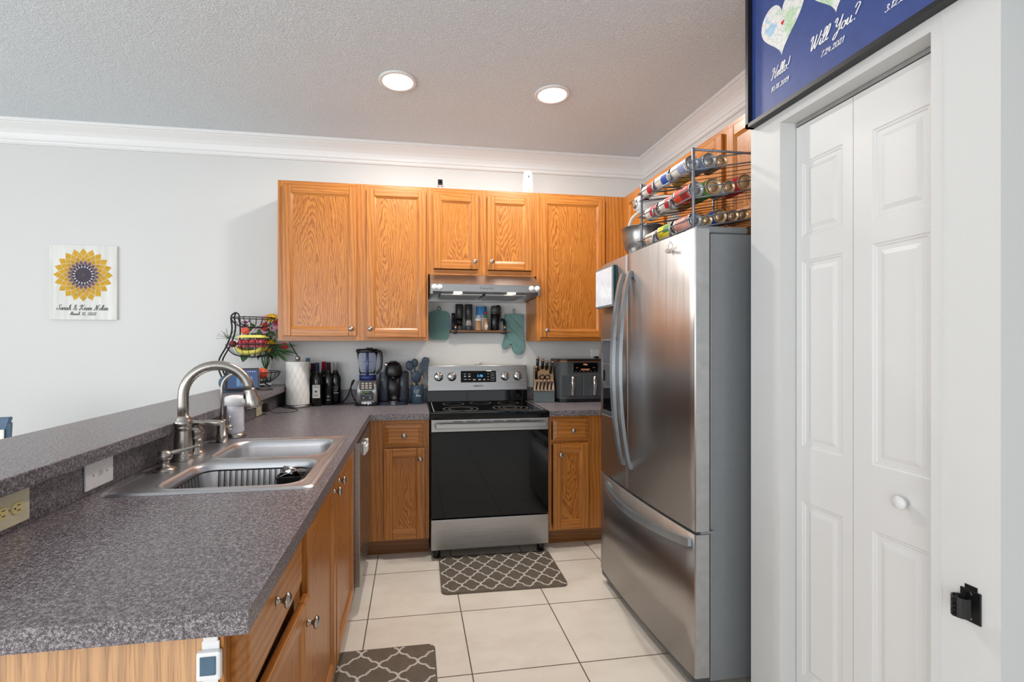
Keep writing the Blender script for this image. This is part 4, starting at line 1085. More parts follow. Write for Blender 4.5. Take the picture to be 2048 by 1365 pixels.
for k in range(4):
    a = k*pi/2+.4; mb.box(-.03, .03, -.004, .004, .245+k*.03, .248+k*.03, 0, 0, Matrix.Rotation(a, 4, 'Z'))
mb.build('blade', t)
B('black').lathe([(.076, .374), (.080, .378), (.080, .392), (.074, .400), (0, .402)], (-.003, 0, 0), 32).box(-.01, .035, -.03, .03, .398, .410, .004).build('lid', t)
B('black').tube(cat_rom([(.064, -.01, .385), (.092, -.01, .375), (.098, -.01, .33), (.092, -.01, .26), (.06, -.01, .222)]), .010, 10, flat=(1, 1)).build('handle', t)
B('wire').tube(cat_rom([(-.078, .03, .02), (-.10, .02, .04), (-.122, .04, .105), (-.115, .05, .16), (-.10, .05, .17), (-.13, .06, .11), (-.15, .05, .05), (-.19, .02, .010), (-.235, .0, .0045), (-.25, .04, .0045)]), .0045, 8).build('power_cord', t)
# ================================================================ capsule coffee machine
t = thing('coffee_machine', 'black capsule coffee machine with domed head and side water tanks', 'coffee machine', (-.138, 3.495, ZC1))
B(col((16, 24, 40), .2)).prism(rrect(-.106, .102, -.085, .075, .03), 0, .022, 'xy', .003).build('base', t)
mb = B('ledw'); text_into(mb, 'Breville', .0085, FRONT(0, -.0856, .011), bold=.0003); mb.build('lettering', t)
B('chrome').cyl((0, -.038, .022), .036, .003, seg=24).build('drip_grate', t)
B('black').lathe([(.052, .022), (.056, .10), (.058, .22)], (0, .022, 0), 30).build('column', t)
B('black').lathe([(.060, .205), (.063, .215), (.063, .245), (.058, .275), (.044, .298), (.024, .309), (0, .312)], (0, .0, 0), 32).build('head', t)
B('darkgrey').lathe([(.0, .304), (.024, .304), (.026, .3095), (.022, .313), (0, .313)], (-.004, -.004, 0), 24).build('lid_ring', t)
B('chrome').ball((-.052, -.02, .288), .014, (1, .8, 1.1)).build('lever', t)
B('black').cyl((0, -.040, .18), .016, .03, seg=16).build('spout', t)
lab(B('greygl').lathe([(.040, .022), (.042, .03), (.042, .225), (.040, .23), (0, .23)], (-.064, .025, 0), 24).build('water_tank', t), 'bluish clear water tank')
lab(B('greygl').lathe([(.042, .022), (.044, .03), (.044, .225), (.042, .23), (0, .23)], (.066, .03, 0), 24).build('capsule_bin', t), 'smoky clear bin')
B('black').tube([(.02, .0, .225), (.09, .03, .232), (.095, .04, .232)], .006, 8).build('hinge', t)
# ================================================================ utensil crock and utensils
CX, CY = .032, 3.50
t = thing('utensil_crock', 'cylindrical slate-blue utensil crock left of the range', 'crock', (CX, CY, ZC1))
slate = col((58, 80, 98), .22)
B(slate).lathe([(.044, 0), (.046, .002), (.046, .136), (.044, .138), (.042, .136), (.042, .008), (0, .008)], (0, 0, 0), 30).build('cup', t)
mb = B(wt); text_into(mb, 'Diny', .018, FRONT(.006, -.0478, .062), shear=.2); mb.ribbon([( .006+.008*cos(a/8*2*pi), -.0478, .095+.010*sin(a/8*2*pi)) for a in range(7)], .0015, (0, -1, 0)); mb.build('print', t)
def utensil(kind, base, tip, mat_, label, w_=.03, wood=True):
    b0, t0 = Vector(base), Vector(tip); d = (t0-b0).normalized(); L = (t0-b0).length
    z = d; x = Vector((1, 0, 0)); x = (x-z*x.dot(z)).normalized(); y = z.cross(x)
    mtx = Matrix((x, y, z)).transposed().to_4x4(); mtx.translation = b0
    t = thing(kind, label, kind.replace('_', ' '), (CX, CY, ZC1), 0, 'utensils in the crock')
    hl = L*.62
    hd_ = B(col((208, 164, 112), .5) if wood else mat_); P = [mtx @ Vector((0, 0, s_)) for s_ in (0, .01, hl*.5, hl-.01)]
    hd_.tube(P, [.005, .0065, .006, .0055], 10).build('handle', t)
    mb = B(mat_)
    if kind == 'ladle' or kind == 'serving_spoon':
        mm = mtx.to_3x3(); mb.ball(mtx @ Vector((0, 0, L-w_)), w_, (1, .32, 1.25), 18, mm); mb.tube([mtx @ Vector((0, 0, hl-.02)), mtx @ Vector((0, 0, L-w_))], .006, 10)
    elif kind == 'spatula':
        pl = [(-.010, hl-.02), (-.012, hl+.01), (-w_, L-.085), (-w_*.95, L-.02), (-w_*.5, L), (w_*.7, L), (w_, L-.02), (w_, L-.085), (.012, hl+.01), (.010, hl-.02)]
        A = [mtx @ Vector((p[0], -.003, p[1])) for p in pl]; Q = [mtx @ Vector((p[0], .003, p[1])) for p in pl]
        mb.face(A); mb.face(Q[::-1])
        for i in range(len(A)): mb.face([A[i], A[(i+1) % len(A)], Q[(i+1) % len(A)], Q[i]])
        mb.mat('black')
        for k in (-1, 0, 1): mb.box(k*.014-.002, k*.014+.002, -.0035, .0035, L-.07, L-.025, 0, 0, mtx)
    else:
        for k in range(8):
            a = k*pi/8; mb.tube([mtx @ Vector((w_*sin(q)*cos(a), w_*sin(q)*sin(a), hl+(L-hl)*(1-cos(q))/2)) for q in [j*pi/10 for j in range(11)]], .0015, 5)
    mb.build('head', t); return t
dk = col((44, 62, 80), .45)
utensil('serving_spoon', (.01, 0, .012), (-.062, .015, .305), dk, 'dark blue silicone spoon leaning left in the crock', .030)
utensil('spatula', (-.012, .01, .012), (.066, .02, .338), dk, 'slotted dark blue turner, the tallest utensil in the crock', .030)
utensil('ladle', (-.004, -.016, .012), (-.008, -.036, .235), dk, 'dark ladle with a pale rim at the crock front', .038)
utensil('serving_spoon', (-.02, .02, .012), (-.018, .03, .322), dk, 'dark upright spoon at the back of the crock', .026)
utensil('whisk', (.02, .02, .012), (.030, .03, .300), dk, 'dark whisk at the back right of the crock', .022, False)
# ================================================================ knife block
KR = radians(-13)
t = thing('knife_block', 'grey knife block with slanted top right of the range', 'knife block', (.981, 3.48, ZC1), KR)
B(col((78, 88, 92), .45)).prism([(-.075, 0), (.085, 0), (.085, .225), (.045, .262), (-.075, .085)], -.078, .078, 'yz', .003).build('body', t)
lab(B(col((158, 128, 98), .5)).prism([(-.0765, .086), (.044, .264), (.040, .267), (-.080, .089)], -.074, .074, 'yz').build('slot_face', t), 'tan slotted face')
lab(B(col((52, 48, 46), .5)).prism([(-.0655, .1065), (.0355, .2545), (.034, .2555), (-.067, .1075)], -.064, .064, 'yz').build('slot_panel', t), 'dark slotted inset') if False else None
def face_pt(x, s_):  # s along the slanted face 0..1
    return Vector((x, -.078+.122*s_, .088+.178*s_))
fn = Vector((0, -.178, .122)).normalized()
def knife(x, s_, L, label, big=False, tilt=0, name='steak_knife'):
    p = face_pt(x, s_); d = Vector((.10+tilt, -.52, .84) if not big else (tilt+.03, -.42, .90)).normalized(); p = p-d*.012
    t = thing(name, label, 'knife', (.981, 3.48, ZC1), KR, 'knives in the knife block')
    r = .0085 if not big else .0115
    B('black').tube([p+d*.010, p+d*.018, p+d*L*.5, p+d*(L-.012)], [r*.8, r, r*.9, r*1.05], 10, flat=(1, .75)).build('handle', t)
    B(col((205, 176, 150), .3, .8)).tube([p+d*(L-.013), p+d*(L-.004), p+d*L], [r*1.1, r*1.15, r*.8], 10, flat=(1, .8)).build('bolster', t)
    B('chrome').tube([p-d*.02, p+d*.011], r*.75, 8, flat=(1, .5)).build('blade', t)
    return t
pos5 = ['leftmost', 'second from left', 'middle', 'fourth from left', 'rightmost']
for i in range(5):
    knife(-.058+i*.027, .06, .098, 'small black-handled steak knife, %s of the low row of five' % pos5[i])
knife(-.056, .46, .125, 'black-handled knife left of the upper group in the block', True, -.05, 'kitchen_knife')
knife(-.046, .80, .130, 'long black-handled knife at the upper left of the block', True, -.02, 'kitchen_knife')
knife(-.008, .88, .095, 'black-handled knife in the middle of the block top', True, 0, 'kitchen_knife')
knife(.022, .84, .090, 'black-handled knife right of the middle in the block', True, .04, 'kitchen_knife')
knife(.050, .70, .12, 'broad-handled knife at the right of the block', True, .12, 'cleaver')
t = thing('kitchen_shears', 'black-looped kitchen shears standing in the middle of the knife block', 'scissors', (.981, 3.48, ZC1), KR)
for s in (-1, 1):
    c = face_pt(.006+s*.020, .42)+fn*.045; u = Vector((1, 0, 0)); v_ = Vector((0, .122, .178)).normalized()
    v_ = (v_*.3+fn).normalized()
    B('black').tube([c+u*.017*cos(a)+v_*.023*sin(a) for a in [k*pi/10 for k in range(20)]], .0042, 8, closed=True).build('finger_loop', t)
B('chrome').tube([face_pt(.006, .40)+fn*.0, face_pt(.006, .40)+fn*.028], .008, 8, flat=(1, .5)).build('blade', t)
# ================================================================ air fryer
t = thing('air_fryer', 'dark grey two-basket air fryer with copper-edged top and dark display', 'air fryer', (1.252, 3.49, ZC1))
pl = [(-.188, .11), (-.188, -.06), (-.170, -.098), (-.12, -.110), (.12, -.110), (.170, -.098), (.188, -.06), (.188, .11)]
B(col((74, 78, 80), .38)).prism([(p[0]*.985, p[1]*.985) for p in pl], .02, .305, 'xy', .004).build('body', t)
B('black').prism([(p[0]*1.0, p[1]*1.0) for p in pl], 0, .030, 'xy', .004).build('base', t)
lab(B(col((176, 108, 62), .3, .8)).prism(pl, .305, .310, 'xy').build('trim', t), 'copper trim edge')
B('black').prism([(p[0]*.97, p[1]*.97) for p in pl], .310, .322, 'xy', .003).build('top', t)
d_ = B('glossblack').box(-.075, .12, -.1135, -.10, .225, .296, .003).build('display', t)
mb = B('ledo'); text_into(mb, 'Ninja', .015, FRONT(.022, -.1141, .283), bold=.0006)
mb.box(-.012, .056, -.1139, -.1134, .246, .250); mb.box(-.012, .056, -.1139, -.1134, .239, .2405)
for k in range(6): mb.box(-.055+k*.030, -.048+k*.030, -.1139, -.1134, .232, .2335)
for x in (-.05, -.04, .08, .092): mb.box(x, x+.006, -.1139, -.1134, .258, .260)
mb.build('display_marks', d_)
for s in (-1, 1):
    o = B(col((66, 70, 73), .42)).box(min(s*.004, s*.165), max(s*.004, s*.165), -.1165, -.109, .045, .205, .006).build('drawer', t)
    B('chrome').tube([(s*.085, -.117, .196), (s*.085, -.142, .190), (s*.085, -.146, .14), (s*.085, -.138, .06), (s*.085, -.117, .052)], [.010, .012, .011, .010, .008], 10, flat=(.7, 1.1)).build('handle', o)
# ================================================================ wall shelf under the hood
ZSH = 1.447
t = thing('wall_shelf', 'narrow wooden spice shelf hung from black leather straps above the range', 'shelf', (.495, 3.56, ZSH))
B('shelfwood').box(-.215, .222, -.05, .056, -.008, .006, .002).build('board', t)
B('black').box(-.215, .222, -.046, .056, -.014, -.0085, .001).build('underside_bar', t)
for x in (-.182, .190):
    o = B('leather').tube(cat_rom([(x-.0, .050, .085), (x, .030, .098), (x, -.020, .080), (x, -.054, .040), (x, -.056, .0), (x, -.052, -.018), (x, .0, -.020), (x, .050, -.018)]), .0125, 10, flat=(.15, 1)).build('strap', t)
    B('brass').cyl((x, -.062, .028), .006, .005, 'y', 12).build('stud', o)
ZI = ZSH+.0065
def mill(x, name, label, fill):
    t = thing(name, label, 'mill', (x, 3.555, ZI), 0, 'pepper and salt mills')
    B('darkgrey').cyl((0, 0, 0), .029, .033, bev=.002).build('grinder_base', t)
    B('glass').lathe([(.0265, .0335), (.0265, .088), (.0245, .088), (.0245, .0335)], (0, 0, 0), 24).build('glass_chamber', t)
    o = B(fill).cyl((0, 0, .034), .0235, .040, seg=20).build('filling', t)
    B(col((52, 54, 56), .35)).cyl((0, 0, .0885), .029, .108, bev=.003).build('top', t)
mill(.345, 'pepper_mill', 'tall black-topped pepper mill, the left of the pair', col((60, 46, 38), .8))
mill(.417, 'salt_mill', 'tall black-topped salt mill with white salt, the right of the pair', col((226, 214, 206), .8))
t = thing('salt_canister', 'blue and white round salt canister behind the small jar', 'canister', (.518, 3.583, ZI))
B(col((64, 128, 186), .5)).cyl((0, 0, .0), .041, .18, seg=28, bev=.002).build('carton', t)
B(col((230, 234, 238), .5)).lathe([(.0414, .004), (.0414, .115)], (0, 0, 0), 28).build('label', t)
mb = B(col((50, 60, 130))); text_into(mb, 'Salt', .024, FRONT(0, -.0418, .105), bold=.0005); mb.build('lettering', t)
B(col((190, 196, 200), .3, .7)).lathe([(.041, .18), (.042, .184), (.039, .1855), (0, .1845)], (0, 0, 0), 24).build('lid', t)
t = thing('spice_jar', 'small spice jar of tan seasoning with a white cap', 'jar', (.488, 3.530, ZI))
B(col((204, 156, 112), .5)).cyl((0, 0, 0), .024, .070, seg=22, bev=.002).build('jar', t)
B('whitep').lathe([(.0255, .0705), (.026, .072), (.026, .088), (.023, .090), (0, .090)], (0, 0, 0), 22).build('cap', t)
t = thing('hot_sauce_bottle', 'small hot sauce bottle with a red cap, green neck and diamond label', 'bottle', (.545, 3.530, ZI))
B(col((196, 150, 112), .15)).lathe([(.017, 0), (.019, .003), (.019, .062), (.013, .080), (.008, .092), (.008, .11)], (0, 0, 0), 22).build('glass', t)
B(col((34, 120, 70), .4)).lathe([(.0086, .094), (.0086, .126)], (0, 0, 0), 16).build('neck_band', t)
B(col((190, 30, 44), .35)).lathe([(.0095, .122), (.0095, .140), (0, .141)], (0, 0, 0), 16).build('cap', t)
B(col((236, 228, 210), .6)).prism([(0, .006), (.015, .032), (0, .058), (-.015, .032)], -.0205, -.0195, 'xz').build('label', t)
t = thing('travel_flask', 'black insulated flask with a flip handle on the right of the shelf', 'flask', (.618, 3.555, ZI))
B('black').cyl((0, 0, 0), .033, .128, bev=.003).build('body', t)
B(col((150, 130, 120), .25, .9)).lathe([(.0335, .126), (.0335, .131)], (0, 0, 0), 24).build('collar', t)
B('darkgrey').lathe([(.032, .131), (.033, .150), (.031, .178), (.022, .188), (0, .190)], (0, 0, 0), 24).build('lid', t)
B('black').tube(cat_rom([(.0, -.028, .180), (.03, -.020, .186), (.040, -.01, .15), (.036, -.018, .09), (.034, -.020, .06)]), .007, 10, flat=(.8, 1.2)).build('handle', t)
t = thing('spray_bottle', 'slim dark blue bottle with a black cap behind the left strap', 'bottle', (.303, 3.585, ZI))
B(col((28, 40, 84), .3)).cyl((0, 0, 0), .014, .085, seg=18, bev=.002).build('body', t); B('black').cyl((0, 0, .0852), .0125, .046, seg=18, bev=.002).build('cap', t)
# ================================================================ pot holder and oven mitt hanging on the wall
def quilt(name):
    n = NT(name).set((110, 148, 146), .9); v = n.coords((1, 1, 1))
    w1 = n.t.nodes.new('ShaderNodeTexWave'); w1.bands_direction = 'DIAGONAL'; w1.inputs['Scale'].default_value = 7; w1.inputs['Distortion'].default_value = .6
    n.l(v, w1.inputs['Vector']); r = n.ramp(w1.outputs['Fac'], [(.0, (0, 0, 0)), (.25, (1, 1, 1))]); n.bump(r, .8, .006)
    return n.m
M['quilt'] = quilt('teal_quilting_stitched')
t = thing('pot_holder', 'teal fabric pot holder hanging from its loop left of the shelf', 'pot holder', (.198, 3.595, 1.500))
pl = cat_rom([(-.072, .082), (-.035, .100), (.03, .100), (.066, .088), (.077, .05), (.078, -.02), (.068, -.10), (.045, -.118), (-.045, -.112), (-.070, -.09), (-.078, 0), (-.077, .06)], 4, True)
B('teal').prism([(p.x, p.y) for p in pl], -.006, .006, 'xz', .003).build('pad', t)
B('teal').tube(cat_rom([(-.004, 0, .094), (-.012, 0, .125), (.0, 0, .134), (.010, 0, .122), (.004, 0, .094)]), .0035, 8).build('loop', t)
B('nickel').tube([(0, .022, .134), (0, .0, .128), (0, -.006, .131)], .002, 8).build('hook', t)
t = thing('oven_mitt', 'teal quilted oven mitt hanging right of the shelf', 'oven mitt', (.778, 3.590, 1.44))
pl = cat_rom([(-.070, .135), (-.066, .05), (-.070, -.0), (-.088, -.075), (-.094, -.105), (-.086, -.128), (-.066, -.128), (-.048, -.104), (-.030, -.082), (-.020, -.10), (-.012, -.135), (.008, -.165), (.040, -.172), (.066, -.150), (.078, -.105), (.074, -.04), (.062, .05), (.064, .135)], 4, True)
B('quilt').prism([(p.x, p.y) for p in pl], -.012, .012, 'xz', .005, 3).build('mitt', t)
B('teal').box(-.074, .067, -.014, .014, .128, .142, .004).build('cuff', t)
B('teal').tube(cat_rom([(-.008, 0, .138), (-.012, 0, .165), (-.004, 0, .182), (.004, 0, .165), (.0, 0, .138)]), .003, 8).build('loop', t)
B('nickel').tube([(-.004, .028, .182), (-.004, .0, .176), (-.004, -.006, .180)], .002, 8).build('hook', t)
# ================================================================ on the raised bar: three-tier basket, fruit, flowers, smart display
ZBAR = 1.058
BX, BY = -1.057, 3.35
t = thing('fruit_basket', 'black wire three-tier fruit basket on the bar top with a looped side pole', 'fruit basket', (BX, BY, ZBAR))
def basket(zr, zb, r, rb, ox=0):
    mb = B('wire'); mb.tube([(ox+r*cos(a*pi/16), r*sin(a*pi/16), zr) for a in range(32)], .0032, 6, closed=True)
    mb.tube([(ox+rb*cos(a*pi/10), rb*sin(a*pi/10), zb) for a in range(20)], .0025, 6, closed=True)
    mb.tube([(ox+(r*.83)*cos(a*pi/16), (r*.83)*sin(a*pi/16), zb+(zr-zb)*.33) for a in range(32)], .0016, 5, closed=True) if False else None
    for k in range(22):
        a = k*2*pi/22; P_ = [(ox+q*cos(a), q*sin(a), z) for q, z in ((r, zr), (r*.93, zr-(zr-zb)*.35), (r*.72, zr-(zr-zb)*.78), (rb, zb))]
        mb.tube(cat_rom(P_, 3), .0017, 5)
    mb.tube([(ox-rb, 0, zb), (ox+rb, 0, zb)], .002, 5); mb.tube([(ox, -rb, zb), (ox, rb, zb)], .002, 5)
    return mb.build('basket', t)
basket(.465, .400, .135, .05, .005); basket(.288, .205, .157, .06, 0); basket(.105, .032, .160, .065, .012)
for yy in (-.03, .03):
    B('wire').tube(cat_rom([(-.105, yy*.2, .500), (-.122, yy, .470), (-.118, yy, .38), (-.150, yy, .28), (-.195, yy, .19), (-.196, yy, .12), (-.165, yy, .05), (-.12, yy, .006), (-.02, yy*1.5, .005), (.06, yy*2.2, .006)]), .0052, 8).build('pole', t)
B('wire').tube(cat_rom([(-.105, 0, .500), (-.085, 0, .485), (-.078, 0, .42), (-.078, 0, .33), (-.10, .01, .288)]), .0048, 8).build('hook', t)
mb = B('wire')
for k in range(3):
    a = 2*pi*k/3+.5; mb.tube(cat_rom([(.012+.06*cos(a), .06*sin(a), .034), (.012+.075*cos(a), .075*sin(a), .018), (.012+.10*cos(a), .10*sin(a), .005)]), .0045, 8)
mb.build('foot', t)
def fruit(name, label, x, y, z, r, c, sc=(1, 1, .92), stem=True, second=None):
    t = thing(name, label, name.replace('_', ' '), (BX+x, BY+y, ZBAR+z), 0, 'fruit in the basket')
    n = NT(name+'_skin').set(c, .4)
    if second: n.l(n.ramp(n.noise(n.coords(), 14, 3), [(.4, c), (.6, second)]), n.b.inputs['Base Color'])
    B(n.m).ball((0, 0, 0), r, sc, 20).build('flesh', t)
    if stem: B('stem').tube([(0, 0, r*.85), (.002, 0, r*1.05)], .0015, 6).build('stalk', t)
    return t
fruit('peach', 'orange and red peach on the right of the lowest basket', .075, -.055, .098, .041, (226, 132, 72), second=(196, 62, 50))
fruit('apple', 'small red apple low in the middle of the lowest basket', -.005, -.070, .086, .034, (190, 48, 66), second=(222, 110, 84))
fruit('orange', 'orange behind the red apple in the lowest basket', .02, .035, .092, .038, (228, 140, 60))
fruit('tomato', 'small red-orange fruit resting on the yellow-lidded berry box', -.025, -.06, .378, .026, (214, 84, 62))
fruit('plum', 'dark red plum at the left side of the middle basket', -.105, -.05, .292, .024, (120, 30, 46))
t = thing('banana_bunch', 'bunch of yellow-green bananas under the berry box in the middle basket', 'bananas', (BX, BY, ZBAR))
for k in range(3):
    B(col((206, 196, 92), .5)).tube(cat_rom([(-.085, -.06+.028*k, .272), (-.05, -.065+.028*k, .242), (0, -.068+.028*k, .236), (.05, -.063+.028*k, .246), (.08, -.055+.028*k, .272)]), [.005]+[.012]*3+[.016]*18+[.010, .006, .004], 9).build('banana', t)
t = thing('berry_box', 'clear plastic box of strawberries with a yellow paper lid in the middle basket', 'fruit box', (BX+.012, BY-.03, ZBAR+.262))
B('glass').prism(rrect(-.078, .078, -.052, .052, .012), 0, .044, 'xy').build('tub', t)
o = B(col((236, 222, 106), .5)).prism(rrect(-.085, .088, -.060, .060, .01), .071, .079, 'xy').prism(rrect(-.07, .07, -.045, .045, .01), .079, .088, 'xy').build('lid', t)
n = NT('berries').set(None, .4); n.l(n.ramp(n.noise(n.coords(), 60, 2), [(.4, (176, 24, 44)), (.55, (206, 52, 70)), (.68, (226, 170, 190))]), n.b.inputs['Base Color']); M['berry'] = n.m
mb = B('berry'); random.seed(5)
for i in range(7):
    for j in range(4):
        for k in range(2): mb.ball((-.066+i*.022+random.uniform(-.004, .004), -.038+j*.025, .017+k*.026+random.uniform(-.004, .006)), random.uniform(.011, .0145), (1, 1, 1), 8)
ob = mb.build('strawberry', t); ob['kind'] = 'stuff'
# vase
VX, VY = -1.036, 3.553
t = thing('flower_vase', 'clear glass vase of cut flowers behind the fruit basket', 'vase', (VX, VY, ZBAR))
B('glass').lathe([(.0, .0), (.036, 0), (.038, .004), (.040, .03), (.038, .10), (.046, .17), (.056, .212), (.053, .212), (.043, .17), (.035, .10), (.036, .02), (0, .016)], (0, 0, 0), 30).build('vessel', t)
random.seed(11)
def stem_pts(head, k):
    a = k*2.4; b0 = Vector((VX+.018*cos(a), VY+.018*sin(a), ZBAR+.02)); m0 = Vector((VX+.026*cos(a+2.6), VY+.026*sin(a+2.6), ZBAR+.195)); hd = Vector(head)
    return cat_rom([b0, (b0+m0)/2+Vector((.004, 0, 0)), m0, (m0+hd)/2+Vector((0, 0, .02)), hd], 4)
FK = [0]
def flower(kind, label, pos, r, c, c2, grp, face=(0, -1, .25), layers=1, np_=16):
    FK[0] += 1; k = FK[0]
    t = thing(kind, label, 'flower', (0, 0, 0), 0, grp)
    k_ = 3.51/pos[1]; pos = Vector((pos[0]*k_, 3.51, 1.348+(pos[2]-1.348)*k_)); f = Vector(face).normalized()
    P_ = stem_pts(pos-f*.012, k); mb = B('stem'); mb.tube(P_, .0022, 6); mb.build('stem', t)
    x = f.orthogonal().normalized(); y = f.cross(x)
    mb = B(c)
    for L in range(layers):
        rr_ = r*(1-.26*L)
        for q in range(np_):
            a = 2*pi*(q+.5*(L % 2))/np_+random.uniform(-.06, .06); d = x*cos(a)+y*sin(a); s_ = x*-sin(a)+y*cos(a); w_ = rr_*2.4/np_
            up = f*(.18*rr_+L*.22*rr_)
            p0 = pos+d*rr_*.22; p1 = pos+d*rr_*.68+up*.6; p2 = pos+d*rr_+up*random.uniform(.2, .8)
            mb.face([p0-s_*w_*.4, p1-s_*w_, p2, p1+s_*w_, p0+s_*w_*.4])
            mb.face([p0-s_*w_*.4-f*.001, p0+s_*w_*.4-f*.001, p1+s_*w_-f*.0015, p2-f*.001, p1-s_*w_-f*.0015])
    mb.build('petals', t, fix=False)
    B(c2).ball(pos+f*r*.08, r*(.36 if layers == 1 else .2), (1, 1, .6), 12).build('center', t)
    return t
YL, RD, PKc, WP = col((240, 190, 30), .6), col((212, 52, 56), .6), col((232, 168, 200), .6), col((228, 214, 214), .6)
DK = col((96, 62, 30), .8)
flower('sunflower', 'yellow sunflower highest in the bouquet beside the wall cabinet edge', (-.962, 3.43, 1.528), .048, YL, DK, 'flowers in the vase', (.1, -1, .9), 2, 18)
flower('sunflower', 'yellow sunflower low in the bouquet at the right of the middle basket', (-.945, 3.36, 1.335), .052, YL, DK, 'flowers in the vase', (.5, -1, .1), 2, 18)
flower('gerbera', 'coral red gerbera between the top and middle baskets', (-1.000, 3.42, 1.470), .036, RD, YL, 'flowers in the vase', (-.3, -1, .3), 2, 16)
flower('gerbera', 'red flower peeping under the wall cabinet corner', (-.885, 3.47, 1.336), .028, RD, RD, 'flowers in the vase', (.4, -1, 0), 2, 14)
flower('gerbera', 'magenta daisy tucked below the high sunflower', (-.930, 3.46, 1.500), .030, col((190, 40, 110), .6), RD, 'flowers in the vase', (.2, -1, .2), 2, 14)
for i, (p, l_) in enumerate((((-.985, 3.38, 1.437), 'pink carnation just under the coral gerbera'), ((-.940, 3.40, 1.455), 'pink carnation nearest the wall cabinet edge'), ((-1.045, 3.44, 1.468), 'pale pink carnation left of the coral gerbera'), ((-1.075, 3.46, 1.445), 'whitish carnation above the yellow lid, leftmost of the carnations'), ((-1.020, 3.47, 1.530), 'pale pink carnation at the top behind the upper basket'))):
    flower('carnation', l_, p, .027, PKc if i in (0, 1, 4) else WP, PKc, 'carnations in the vase', (random.uniform(-.4, .4), -1, .5), 3, 12)
# purple statice sprays and thin twigs
def spray(label, pos, c, n_, spread, kind='statice_spray'):
    FK[0] += 1; k_ = 3.52/pos[1]; pos = (pos[0]*k_, 3.52, pos[2])
    t = thing(kind, label, 'flower', (0, 0, 0), 0, 'flowers in the vase')
    B('stem').tube(stem_pts(pos, FK[0]), .0018, 6).build('stem', t); mb = B(c); ms = B('stem')
    for i in range(n_):
        q = Vector(pos)+Vector((random.gauss(0, spread[0]), random.gauss(0, spread[1]), random.gauss(0, spread[2])))
        ms.tube([Vector(pos)-Vector((-.01, 0, .02)), q], .0009, 4); mb.ball(q, random.uniform(.004, .0075) if kind != 'dry_sprig' else .0028, (1, 1, 1), 6)
    o = mb.build('florets', t); o['kind'] = 'stuff'; ms.build('twig', t)
PUR = col((164, 50, 130), .7)
spray('purple flower spray at the upper left of the bouquet behind the basket pole', (-1.150, 3.47, 1.500), PUR, 26, (.020, .02, .032))
spray('purple flower spray hanging lower between basket pole and gerbera', (-1.135, 3.46, 1.430), PUR, 16, (.012, .02, .024))
spray('thin dry sprig reaching left past the basket pole', (-1.255, 3.46, 1.410), col((140, 130, 116), .8), 22, (.042, .02, .025), 'dry_sprig')
# foliage
t = thing('foliage', 'dense green fern leaves filling the bouquet', 'foliage'); t['kind'] = 'stuff'
def leafblade(mb, p0, p1, w_, droop=.02):
    p0, p1 = Vector(p0), Vector(p1); d = (p1-p0); s_ = d.cross(Vector((random.uniform(-.3, .3), -1, random.uniform(-.2, .4)))).normalized(); L = []
    for i in range(7):
        q = i/6; c = p0+d*q-Vector((0, 0, droop*q*q)); ww = w_*sin(pi*min(1, q*.92+.08))*.5
        L.append((mb.bm.verts.new(c-s_*ww), mb.bm.verts.new(c+s_*ww)))
    for a, b_ in zip(L, L[1:]): mb._t([mb.bm.faces.new([a[0], a[1], b_[1], b_[0]])])
mb = B('leaf'); mb2 = B(col((66, 112, 52), .6))
for i in range(150):
    z = random.uniform(1.29, 1.47); x = random.uniform(-1.12, -.93); y = random.uniform(3.48, 3.56); x *= 1.02
    if z > 1.37: x = min(x, -.95)
    a = random.uniform(0, 2*pi); L_ = random.uniform(.03, .07); q = (x+L_*cos(a)*.8, y+random.uniform(-.03, .02), z+L_*sin(a))
    if q[0] > -.91 and q[2] > 1.36: continue
    leafblade(mb if i % 2 else mb2, (x, y, z), q, random.uniform(.006, .018))
for i in range(26):
    a = random.uniform(-.9, .35); L_ = random.uniform(.10, .19); p0 = (-.985+random.uniform(-.03, .02), 3.50, 1.315+random.uniform(-.01, .03))
    q = (p0[0]+L_*cos(a), p0[1]+random.uniform(-.02, .06), min(1.355, p0[2]+L_*sin(a)))
    leafblade(mb if i % 2 else mb2, p0, q, .009, .01)
leafblade(mb, (-1.155, 3.52, 1.30), (-1.175, 3.52, 1.222), .05, 0); leafblade(mb, (-1.125, 3.53, 1.31), (-1.155, 3.52, 1.25), .04, 0)
mb.build('fern_leaves', t, fix=False); mb2.build('fern_leaves', t, fix=False)
# smart display
t = thing('smart_display', 'small smart display with a lit blue screen in a slate-blue stand on the bar', 'tablet', (-1.024, 3.060, ZBAR), radians(20))
rm = Matrix.Rotation(radians(-26), 4, 'X')
B('bluecase').ball((-.062, .082, .054), .066, (1.0, .5, .8), 22).box(-.11, .05, -.0, .09, 0, .012, .004).build('stand', t)
B(col((46, 38, 36), .3)).box(-.092, .098, -.020, -.008, .006, .150, .006, 3, rm).build('bezel', t)
o = B('screen').box(-.078, .086, -.0212, -.0204, .018, .138, 0, 0, rm).build('screen', t)
mb = B('screenw')
for q in ((-.03, -.012, .030, .095), (-.008, .008, .030, .100), (.012, .03, .030, .080), (.036, .056, .03, .09)): mb.box(q[0], q[1], -.0218, -.0213, q[2], q[3], 0, 0, rm)
mb.mat('ledw')
for q in (.030, .042, .054, .066): mb.box(q, q+.006, -.0218, -.0213, .121, .127, 0, 0, rm)
mb.build('screen_tiles', o)
B('wire').tube(cat_rom([(.06, .05, .01), (.12, .04, .004), (.17, .04, .0035), (.175, .10, .0035), (.15, .2, .0035)]), .0022, 6).build('cord', t)
# tension arm of the paper towel holder
h = [o for o in C.objects if o.name == 'paper_towel_holder'][0]
B('wire').tube([(.0, 0, .349), (-.035, .012, .405), (-.062, .02, .450)], .0034, 8).build('tension_arm', h)
